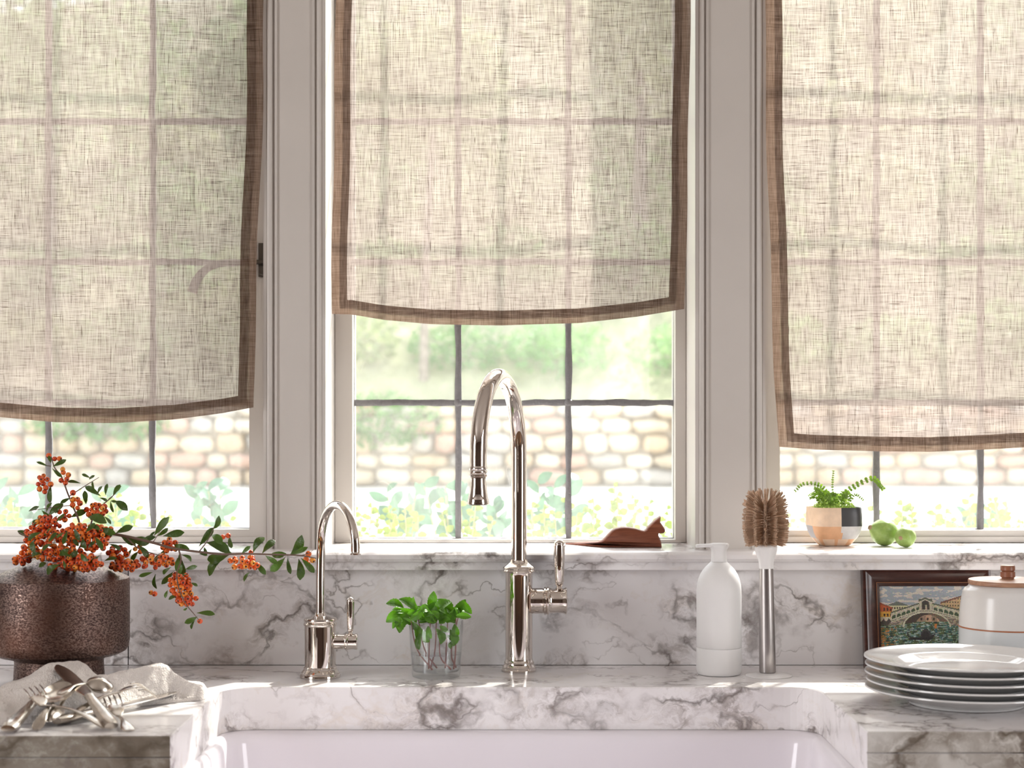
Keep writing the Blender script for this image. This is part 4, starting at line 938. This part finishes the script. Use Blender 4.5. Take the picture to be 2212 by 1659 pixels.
# ------------------------------------------------------------------ lidded jar
jd = 2.27; s = S(jd); jx, jy = xa(2177, jd), jd + CAMY; Zp = lambda Y: CAMZ - (Y - HZ) * s
t = empty('lidded_jar', (jx, jy, .90), 'white stoneware jar with wooden lid and knob at the right edge', 'jar')
zb_ = Zp(1353); zl = Zp(1262)
MB().lathe([(.0560, 0), (.0600, .001), (.0622, .004), (.0636, .02), (.0634, zb_ - .9002 - .0009), (.0626, zb_ - .9002 - .0009)], (jx, jy, .9002), n=80).build('lower_body', jar_low, t, smooth=50)
MB().lathe([(.0620, zb_ - .0010), (.0637, zb_ - .0010), (.0637, zb_ + .0008), (.0620, zb_ + .0008)], (jx, jy, 0), n=80).build('clay_band', copper_line, t, smooth=50)
MB().lathe([(.0620, zb_ + .0008), (.0633, zb_ + .0009), (.0622, zb_ + .022), (.0598, zb_ + .040), (.0580, zb_ + .047), (.0555, zb_ + .0505), (.0520, zb_ + .0525), (.0500, zl - .0002), (.0440, zl - .0002)], (jx, jy, 0), n=80).build('upper_body', jar_up, t, smooth=60)
ld = MB().lathe([(.0500, 0), (.0510, .0006), (.0514, .0022), (.0514, .0048), (.0506, .0062), (.040, .0070), (.0001, .0074)], (jx, jy, zl), n=80).build('lid', lid_wood, t, smooth=40)
MB().lathe([(.0080, 0), (.0082, .0018), (.0096, .0026), (.0096, .0092), (.0088, .0098), (.0082, .0104), (.0088, .0110), (.0096, .0116), (.0094, .0168), (.0085, .0178), (.0001, .0182)], (jx, jy, zl + .0073), n=40).build('knob', knob_wood, ld, smooth=40)

# ------------------------------------------------------------------ stack of plates
pd = 2.075; px_, py_ = xa(2087, pd), pd + CAMY; s = S(pd); RP = 214.5 * s
pr = [(.066, 0), (.0685, .0004), (.0690, .0020), (.0672, .0035), (.074, .0046), (.083, .0095), (.090, .0128), (.105, .0158), (RP - .002, .0182), (RP, .0193), (RP - .0003, .0208), (RP - .0022, .0210), (RP - .0045, .0198), (.104, .0178), (.0885, .0150), (.0865, .0150), (.084, .0140), (.076, .0080), (.068, .0060), (.0001, .0058)]
pm = MB().lathe(pr, (0, 0, 0), n=128).mesh('plate', glaze, smooth=60)
pl_l = ['white dinner plate lying at the bottom of the stack', 'white dinner plate second from the bottom of the stack', 'white dinner plate in the middle of the stack', 'white dinner plate second from the top of the stack', 'white dinner plate on top of the stack, its well visible']
for k in range(5):
    o = link(pm, 'dinner_plate'); o.location = (px_ + (R.uniform(-.0012, .0012) if k else 0), py_ + (R.uniform(-.001, .001) if k else 0), .9003 + k * .0090); o.rotation_euler[2] = k
    props(o, pl_l[k], 'plate', 'stack of dinner plates')

# ------------------------------------------------------------------ linen towel
rid = [(-200, .020), (-60, .016), (0, .010), (25, .017), (60, .027), (90, .035), (117, .042), (141, .046), (170, .046), (190, .044), (205, .036), (218, .031), (250, .033), (298, .038), (330, .042), (350, .044), (366, .041), (380, .032), (400, .026), (415, .022), (440, .017), (452, .012), (462, .007)]
rid = [(xa(a, 2.125), h) for a, h in rid]
fro = [(xa(-200, 1.93), -.500), (xa(0, 1.93), -.478), (xa(80, 1.95), -.462), (xa(163, 1.968), -.436), (xa(230, 2.0), -.395), (xa(296, 2.054), -.350), (xa(434, 2.095), -.302), (xa(462, 2.13), -.27)]
TX0, TX1 = xa(-230, 2.0), xa(463, 2.14)
def towel_h(x, y):
    yf = interp(fro, x); hr = interp(rid, x); yr = -.292; t_ = (y - yf) / (yr - yf)
    if t_ < 0: return 0
    wr = noise.noise(Vector((x * 26, y * 16 + x * 14, 2))) * .0050 + noise.noise(Vector((x * 34 + y * 50, y * 22, 5))) * .0034 + noise.noise(Vector((x * 90, y * 70, 5))) * .0012 + noise.noise(Vector((x * 230, y * 150, 5))) * .0005
    base = .0055 if x > -.56 else .0055 + .012 * sm((-.56 - x) / .06) * sm(1 - abs(t_ - .25) * 3)
    if t_ <= 1: return base * sm(t_ * 14) + (hr - base) * sm(t_) ** 1.15 + wr * min(1, t_ * 6)
    yb = -.243; q = max(0, min(1, (y - yr) / (yb - yr))); return (hr + wr) * (1 - q ** 2.2) + .0
def tg(u, v):
    x = TX0 + (TX1 - TX0) * u; yf = interp(fro, x); y = yf + (-.243 - yf) * v
    e = sm(min(1, (1 - u) * 26)); x2 = x + .004 * noise.noise(Vector((1, y * 40, 3))) * sm(u * 2 - 1)
    h_ = towel_h(x, y)
    if v == 0 or v == 1: h_ = 0
    return Vector((x2, y + .003 * noise.noise(Vector((x * 30, 3, v * 2))), .9004 + max(.0, h_ * (e if u < 1 else 0))))
mb = MB(); mb.grid(tg, 190, 80)
nb = len(mb.v); mb.add([(p.x, p.y, .9003) for p in [tg(0, 0), tg(1, 0), tg(1, 1), tg(0, 1)]], [(3, 2, 1, 0)])
o = mb.build('linen_towel', towel_m, smooth=180); props(o, 'crumpled natural linen towel in front of the bronze vase', 'towel')

# ------------------------------------------------------------------ cutlery
def P3(X, Y, h): return on(X, Y, h)
def ztop(p, lift):                                     # rest on the towel or the worktop
    return Vector((p.x, p.y, max(p.z, .9006 + max(0, towel_h(p.x, p.y)) + lift)))
def handle_path(a, b, sag, n=10):
    return [a.lerp(b, k / n) + Vector((0, 0, sag * math.sin(PI * k / n))) for k in range(n + 1)]
FW_ = 1.0
def flat(path, ws, ts): ws = [w_ * FW_ for w_ in ws]; return MB().tube(path, ws, 14, up=(0, 0, 1), ry=ts)
def knife(lb, end, junc, tip, lift=.002):
    e, j, t_ = ztop(P3(*end), .005), ztop(P3(*junc), .006), ztop(P3(*tip), .002)
    k = empty('table_knife', e, lb, 'knife', 'old silver cutlery on the towel')
    ps = handle_path(e, j, 0, 12); flat(ps, [.0001 + .0078, .0095, .0098, .0096, .0092, .0088, .0084, .0080, .0076, .0072, .0066, .0060, .0062], [.004, .0052, .0054, .0052, .005, .005, .0048, .0046, .0044, .0042, .004, .004, .0042]).build('handle', silver, k)
    d_ = (t_ - j); ps = [j - d_ * .01] + [j.lerp(t_, q / 14) for q in range(1, 15)]
    flat(ps, [.0055, .0075, .0092, .0096, .0098, .0099, .0100, .0100, .0100, .0099, .0097, .0093, .0084, .0066, .0024], .0009).build('blade', silver, k); return k
def spoon(lb, end, root, tip, sag=.004, wd=.018, down=False):
    e, j, t_ = ztop(P3(*end), .0015), ztop(P3(*root), .004), ztop(P3(*tip), .004)
    k = empty('table_spoon', e, lb, 'spoon', 'old silver cutlery on the towel')
    flat(handle_path(e, j, sag, 12), [.0045, .0078, .0086, .0082, .0072, .0060, .0050, .0042, .0037, .0034, .0033, .0034, .0040], .0012).build('handle', silver, k)
    d_ = t_ - j; L_ = d_.length; y_ = d_ / L_; x_ = y_.cross(Vector((0, -.55, 1))).normalized(); n_ = x_.cross(y_); sg = -1 if down else 1
    def bw(u, v, off=0):
        th = u * 2 * PI; r_ = v; ly = .5 + .52 * r_ * math.cos(th); lx = wd * r_ * math.sin(th) * (1 - .18 * (ly - .5)); dep = -.0075 * (1 - r_ * r_) * sg
        return j + y_ * ly * L_ + x_ * lx + n_ * (dep + .002 + off)
    mb = MB(); mb.rings([[bw(a / 28, v / 7) for a in range(28)] for v in range(1, 8)] + [[bw(a / 28, v / 7, .0009) for a in range(28)] for v in range(7, 0, -1)]); mb.build('bowl', silver, k, smooth=60); return k
def fork(lb, end, root, tips, sag=.004, wd=.0105, arch=.004):
    e, j, t_ = ztop(P3(*end), .0015), ztop(P3(*root), .005), ztop(P3(*tips), .006)
    k = empty('table_fork', e, lb, 'fork', 'old silver cutlery on the towel')
    flat(handle_path(e, j, sag, 12), [.0080, .0098, .0092, .0080, .0066, .0055, .0047, .0041, .0037, .0034, .0033, .0036, .0048], .0012).build('handle', silver, k)
    d_ = t_ - j; L_ = d_.length; y_ = d_ / L_; x_ = y_.cross(Vector((0, -.5, 1))).normalized(); n_ = x_.cross(y_)
    hp = [j - y_ * .002 + y_ * L_ * .36 * q / 6 + n_ * arch * math.sin(PI * .36 * q / 6) for q in range(7)]
    mb = flat(hp, [.0042, .0060, .0085, wd * .95, wd, wd, wd], .0010)
    mb.build('head', silver, k)
    for q in range(4):
        o_ = (q - 1.5) / 1.5 * wd * .86; ps = [j + x_ * o_ + y_ * L_ * (.33 + .67 * f / 8) + n_ * arch * math.sin(PI * (.33 + .67 * f / 8)) for f in range(9)]
        MB().tube(ps, [.0014] * 6 + [.0012, .0010, .0005], 8, up=(0, 0, 1), ry=.0009).build('tine', silver, k)
    return k
knife('silver knife with broad polished handle pointing down right over the pile', (241, 1568, .006), (193, 1504, .028), (124, 1437, .047))
knife('silver knife with flat pale handle at the far left of the pile', (17, 1574, .006), (69, 1521, .018), (150, 1465, .034))
knife('long thin silver knife lying low, its blade pointing right along the towel', (122, 1560, .004), (239, 1530, .007), (380, 1496, .011))
FW_ = .8
spoon('silver spoon with upright bowl and worn handle towards the worktop edge', (78, 1578, .0015), (113, 1521, .022), (136, 1478, .036))
spoon('small tarnished silver spoon lying between the handles of the pile', (156, 1487, .030), (127, 1530, .012), (106, 1566, .003), .002, .011, True)
spoon('silver spoon with its bowl turned down behind the knives', (128, 1500, .030), (187, 1477, .034), (243, 1490, .026), .004, .014, True)
fork('silver fork with tines up at the left, its long handle curving right', (230, 1572, .004), (91, 1524, .022), (68, 1484, .034), .007)
fork('silver fork at the right of the pile with a flared handle end', (278, 1578, .002), (256, 1546, .006), (238, 1501, .018), .003)
fork('silver fork resting on its tines across the towel', (165, 1538, .012), (262, 1494, .028), (332, 1502, .018), .004, .0105, .009)

# ------------------------------------------------------------------ garden
GZ = .93
o = MB().box((-9, .27, GZ - .3), (9, 5.85, GZ)).build('garden_path', gravel, smooth=0); o['kind'] = 'structure'
WYF = 5.7                                              # face of the retaining wall
def wtop(x): return 1.315 + .02 * math.sin(x * 3)
sw = empty('stone_wall', (0, WYF, GZ), 'low garden wall of rough ochre and sand stones beyond the windows', 'stone wall')
MB().box((-4.2, WYF + .03, GZ), (4.2, WYF + .30, 1.31)).build('mortar_core', mortar, sw, smooth=0)
st_me = []
for k in range(10):
    bm = bmesh.new(); bmesh.ops.create_cube(bm, size=1); bmesh.ops.subdivide_edges(bm, edges=bm.edges[:], cuts=1, use_grid_fill=True)
    for v in bm.verts:
        c = v.co.copy(); L_ = c.length; v.co = c * (1 - .30 * max(0, (L_ - .5) / .37)) + Vector([R.uniform(-.055, .055) for _ in range(3)])
    me = bpy.data.meshes.new('stone'); bm.to_mesh(me); bm.free(); me.materials.append(stone_ms[k % 5]); me.polygons.foreach_set('use_smooth', [True] * len(me.polygons)); st_me.append(me)
z = GZ + .002; row = 0; ns = 0
while z < 1.30:
    h_ = [.085, .07, .095, .075, .06][row % 5]; x = -3.6 + R.uniform(-.1, 0)
    while x < 3.6:
        w_ = R.uniform(.09, .19)
        hh = h_ * R.uniform(.88, 1.0)
        if ns < 298: put(R.choice(st_me), 'stone', sw, (x + w_ / 2, WYF + .02 + R.uniform(-.012, .010), z + h_ / 2 + R.uniform(-.004, .004)), (0, 1, R.uniform(-.06, .06)), (R.uniform(-.08, .08), 0, 1), (w_ * 1.02, .12, hh * 1.08)); ns += 1
        x += w_
    z += h_; row += 1
# hillside above the wall
def hill(u, v):
    x = -9 + 18 * u; y = WYF + .28 + 7 * v; z_ = 1.28 + 3.9 * v ** .95 + .12 * noise.noise(Vector((x, y, 0))) * min(1, v * 10) + .05 * x * v
    return (x, y, z_)
o = MB().grid(hill, 60, 30).build('hillside', earth, smooth=180); o['kind'] = 'structure'
def clump(name, label, cat, group, base, rad, n, mat, size, stem=True, flat_=.8):
    t = empty(name, base, label, cat, group); mb = MB(); B = Vector(base)
    for k in range(n):
        v = Vector((R.gauss(0, 1), R.gauss(0, 1), R.gauss(0, 1))).normalized() * (R.random() ** .35); c = B + Vector((v.x * rad[0], v.y * rad[1], rad[2] * .92 + v.z * rad[2]))
        d_ = (v + Vector([R.uniform(-.8, .8) for _ in range(3)])).normalized(); u = d_.cross(Vector([R.uniform(-1, 1) for _ in range(3)])).normalized(); l_ = size * R.uniform(.7, 1.3)
        mb.add([c, c + d_ * l_ * .5 + u * l_ * .32, c + d_ * l_, c + d_ * l_ * .5 - u * l_ * .32], [(0, 1, 2, 3)])
    mb.build('foliage', mat, t, smooth=0)['kind'] = 'stuff'
    mb = MB()
    for k in range(5):
        a = 2 * PI * k / 5; mb.tube([B + Vector((0, 0, -.03)), B + Vector((.3 * rad[0] * math.cos(a), .3 * rad[1] * math.sin(a), rad[2] * 1.1))], [.012 * rad[2] / .3, .004], 5)
    mb.build('stems', bark, t)
for row_, (v, n_, xs_, rz) in enumerate(((.06, 10, .56, .15), (.16, 9, .66, .20), (.28, 9, .74, .24), (.44, 8, .95, .30), (.64, 8, 1.1, .36))):
    for k in range(n_):
        x = (k - (n_ - 1) / 2) * xs_ + R.uniform(-.05, .05); px_h, y, z_ = hill(x / 18 + .5, v)
        lb, gr = (('blurred low green shrub growing just above the garden wall', 'low shrubs just above the wall') if row_ < 2 else ('blurred bushy shrub higher on the slope, seen through the linen blinds', 'bushy shrubs higher on the slope'))
        clump('hill_shrub', lb, 'shrub', gr, (x, y, z_ - .02), (xs_ * R.uniform(.42, .5), R.uniform(.20, .30), rz * R.uniform(.75, 1.1)), 560, shrub_leaf if R.random() < .62 else shrub_leaf2, R.uniform(.035, .055))
clump('trailing_shrub', 'green shrub hanging over the top of the garden wall, seen left in the middle window', 'shrub', None, (-.62, WYF - .06, 1.14), (.30, .10, .12), 700, shrub_leaf, .035)
clump('trailing_shrub', 'green shrub hanging over the wall top, seen just under the left shade', 'shrub', None, (-1.95, WYF - .06, 1.16), (.35, .10, .10), 700, shrub_leaf, .035)
def tree(label, x, y, z0, h, r, n, mat, tr=.05, bend=0):
    t = empty('garden_tree', (x, y, z0), label, 'tree')
    MB().tube(bez([(x, y, z0 - .1), (x + bend * .3, y, z0 + h * .5), (x + bend, y, z0 + h)], 6), [tr * (1 - .5 * k / 12) for k in range(13)], 8).build('trunk', bark, t)
    mb = MB(); C_ = Vector((x + bend, y, z0 + h + r * .5))
    for k in range(n):
        v = Vector((R.gauss(0, 1), R.gauss(0, 1), R.gauss(0, .7))).normalized() * (R.random() ** .4) * r; c = C_ + v; d_ = Vector([R.uniform(-1, 1) for _ in range(3)]).normalized(); u = d_.cross(Vector([R.uniform(-1, 1) for _ in range(3)])).normalized(); l_ = R.uniform(.05, .09)
        mb.add([c, c + d_ * l_ * .5 + u * l_ * .3, c + d_ * l_, c + d_ * l_ * .5 - u * l_ * .3], [(0, 1, 2, 3)])
    mb.build('crown', mat, t, smooth=0)['kind'] = 'stuff'
tree('slender tree on the slope, trunk seen left in the middle window', -.45, 6.25, 1.33, 1.4, .4, 1500, shrub_leaf2, .028, .05)
tree('leafy tree on the slope behind the upper right of the left shade', -1.1, 7.0, 1.75, 1.1, .55, 2600, shrub_leaf, .05, -.1)
tree('leafy tree on the slope at the far left', -2.7, 7.6, 2.0, 1.0, .8, 2600, shrub_leaf, .05)
tree('tall tree on the slope behind the middle shade', .75, 7.6, 2.1, 1.2, .7, 2200, shrub_leaf2, .05)
tree('unseen tree added beside the house, its crown shading the left and middle windows', .67, 2.95, GZ, 3.7, .7, 620, shrub_leaf, .06, .0)  # added out of view, crown set in the sun's path to thin it

# plants close outside the windows, every leaf its own piece
pale_me = [leaf_shape('garden_blade', pale_leaf, .38 + .04 * k, PR, .1, 5, .3) for k in range(2)]
blue_me = [leaf_shape('large_garden_blade', blue_leaf, .24 + .05 * k, PR, .12, 6, .3) for k in range(2)]
def bed_plant(kind, label, X, d, Ytop, nst, spread):
    big = kind == 'blue'; x = xa(X, d); y = d + CAMY; zt = CAMZ - (Ytop - HZ) * d / F; mes = blue_me if big else pale_me
    t = empty('garden_plant', (x, y, GZ), label, 'plant')
    for i in range(nst):
        sx = (i - (nst - 1) / 2) / max(1, nst) * spread * d / F + R.uniform(-.008, .008); hh = (zt - GZ) * (R.uniform(.80, 1.0) if i else 1)
        P_ = bez([(x + sx * .5, y + R.uniform(-.03, .03), GZ), (x + sx * .8, y, GZ + hh * .5), (x + sx + R.uniform(-.015, .015), y + R.uniform(-.03, .03), GZ + hh)], 6)
        MB().tube(P_, .0011 if not big else .0018, 5).build('stem', pale_stem, t)
        nl = 6 if big else 11
        for k in range(nl):
            f = .40 + .6 * (k + 1) / nl; f = f * (len(P_) - 1.01); q = P_[int(f)].lerp(P_[int(f) + 1], f - int(f)); a = k * 2.4 + i
            dr = Vector((math.cos(a), .6 * math.sin(a), R.uniform(.0, .8) if not big else R.uniform(.2, 1.2)))
            sz = (R.uniform(.011, .018) if not big else R.uniform(.032, .050)) * (1.15 - .3 * k / nl)
            put(R.choice(mes), 'leaf', t, q, dr, (R.uniform(-.5, .5), -1, R.uniform(-.2, 1)), sz)
ordn = ['leftmost', 'second from the left', 'third from the left', 'fourth from the left', 'fifth from the left', 'sixth from the left', 'seventh from the left']
beds = [('left', [(20, 1075, 6), (210, 1062, 7), (290, 1080, 5), (395, 1110, 5), (480, 1118, 4)], [(40, 1060), (240, 1070), (460, 1060)]),
        ('middle', [(790, 1090, 6), (880, 1095, 5), (1010, 1085, 5), (1170, 1095, 5), (1265, 1070, 6), (1345, 1050, 5), (1420, 1090, 4)], [(880, 1062), (965, 1050), (1060, 1080), (1195, 1045)]),
        ('right', [(1700, 1110, 4), (1790, 1120, 4), (1940, 1090, 6), (2040, 1100, 5), (2130, 1075, 6), (2195, 1085, 5)], [(2110, 1105)])]
for wn_, pale, blue in beds:
    for k, (X, Yt, n_) in enumerate(pale): bed_plant('pale', 'low pale green plant with small leaves outside the %s window, %s' % (wn_, ordn[k]), X, R.uniform(2.78, 2.95), Yt, n_, 85)
    for k, (X, Yt) in enumerate(blue): bed_plant('blue', 'blue green plant with long leaves outside the %s window, %s' % (wn_, ordn[k]), X, R.uniform(3.25, 3.6), Yt, 3, 90)
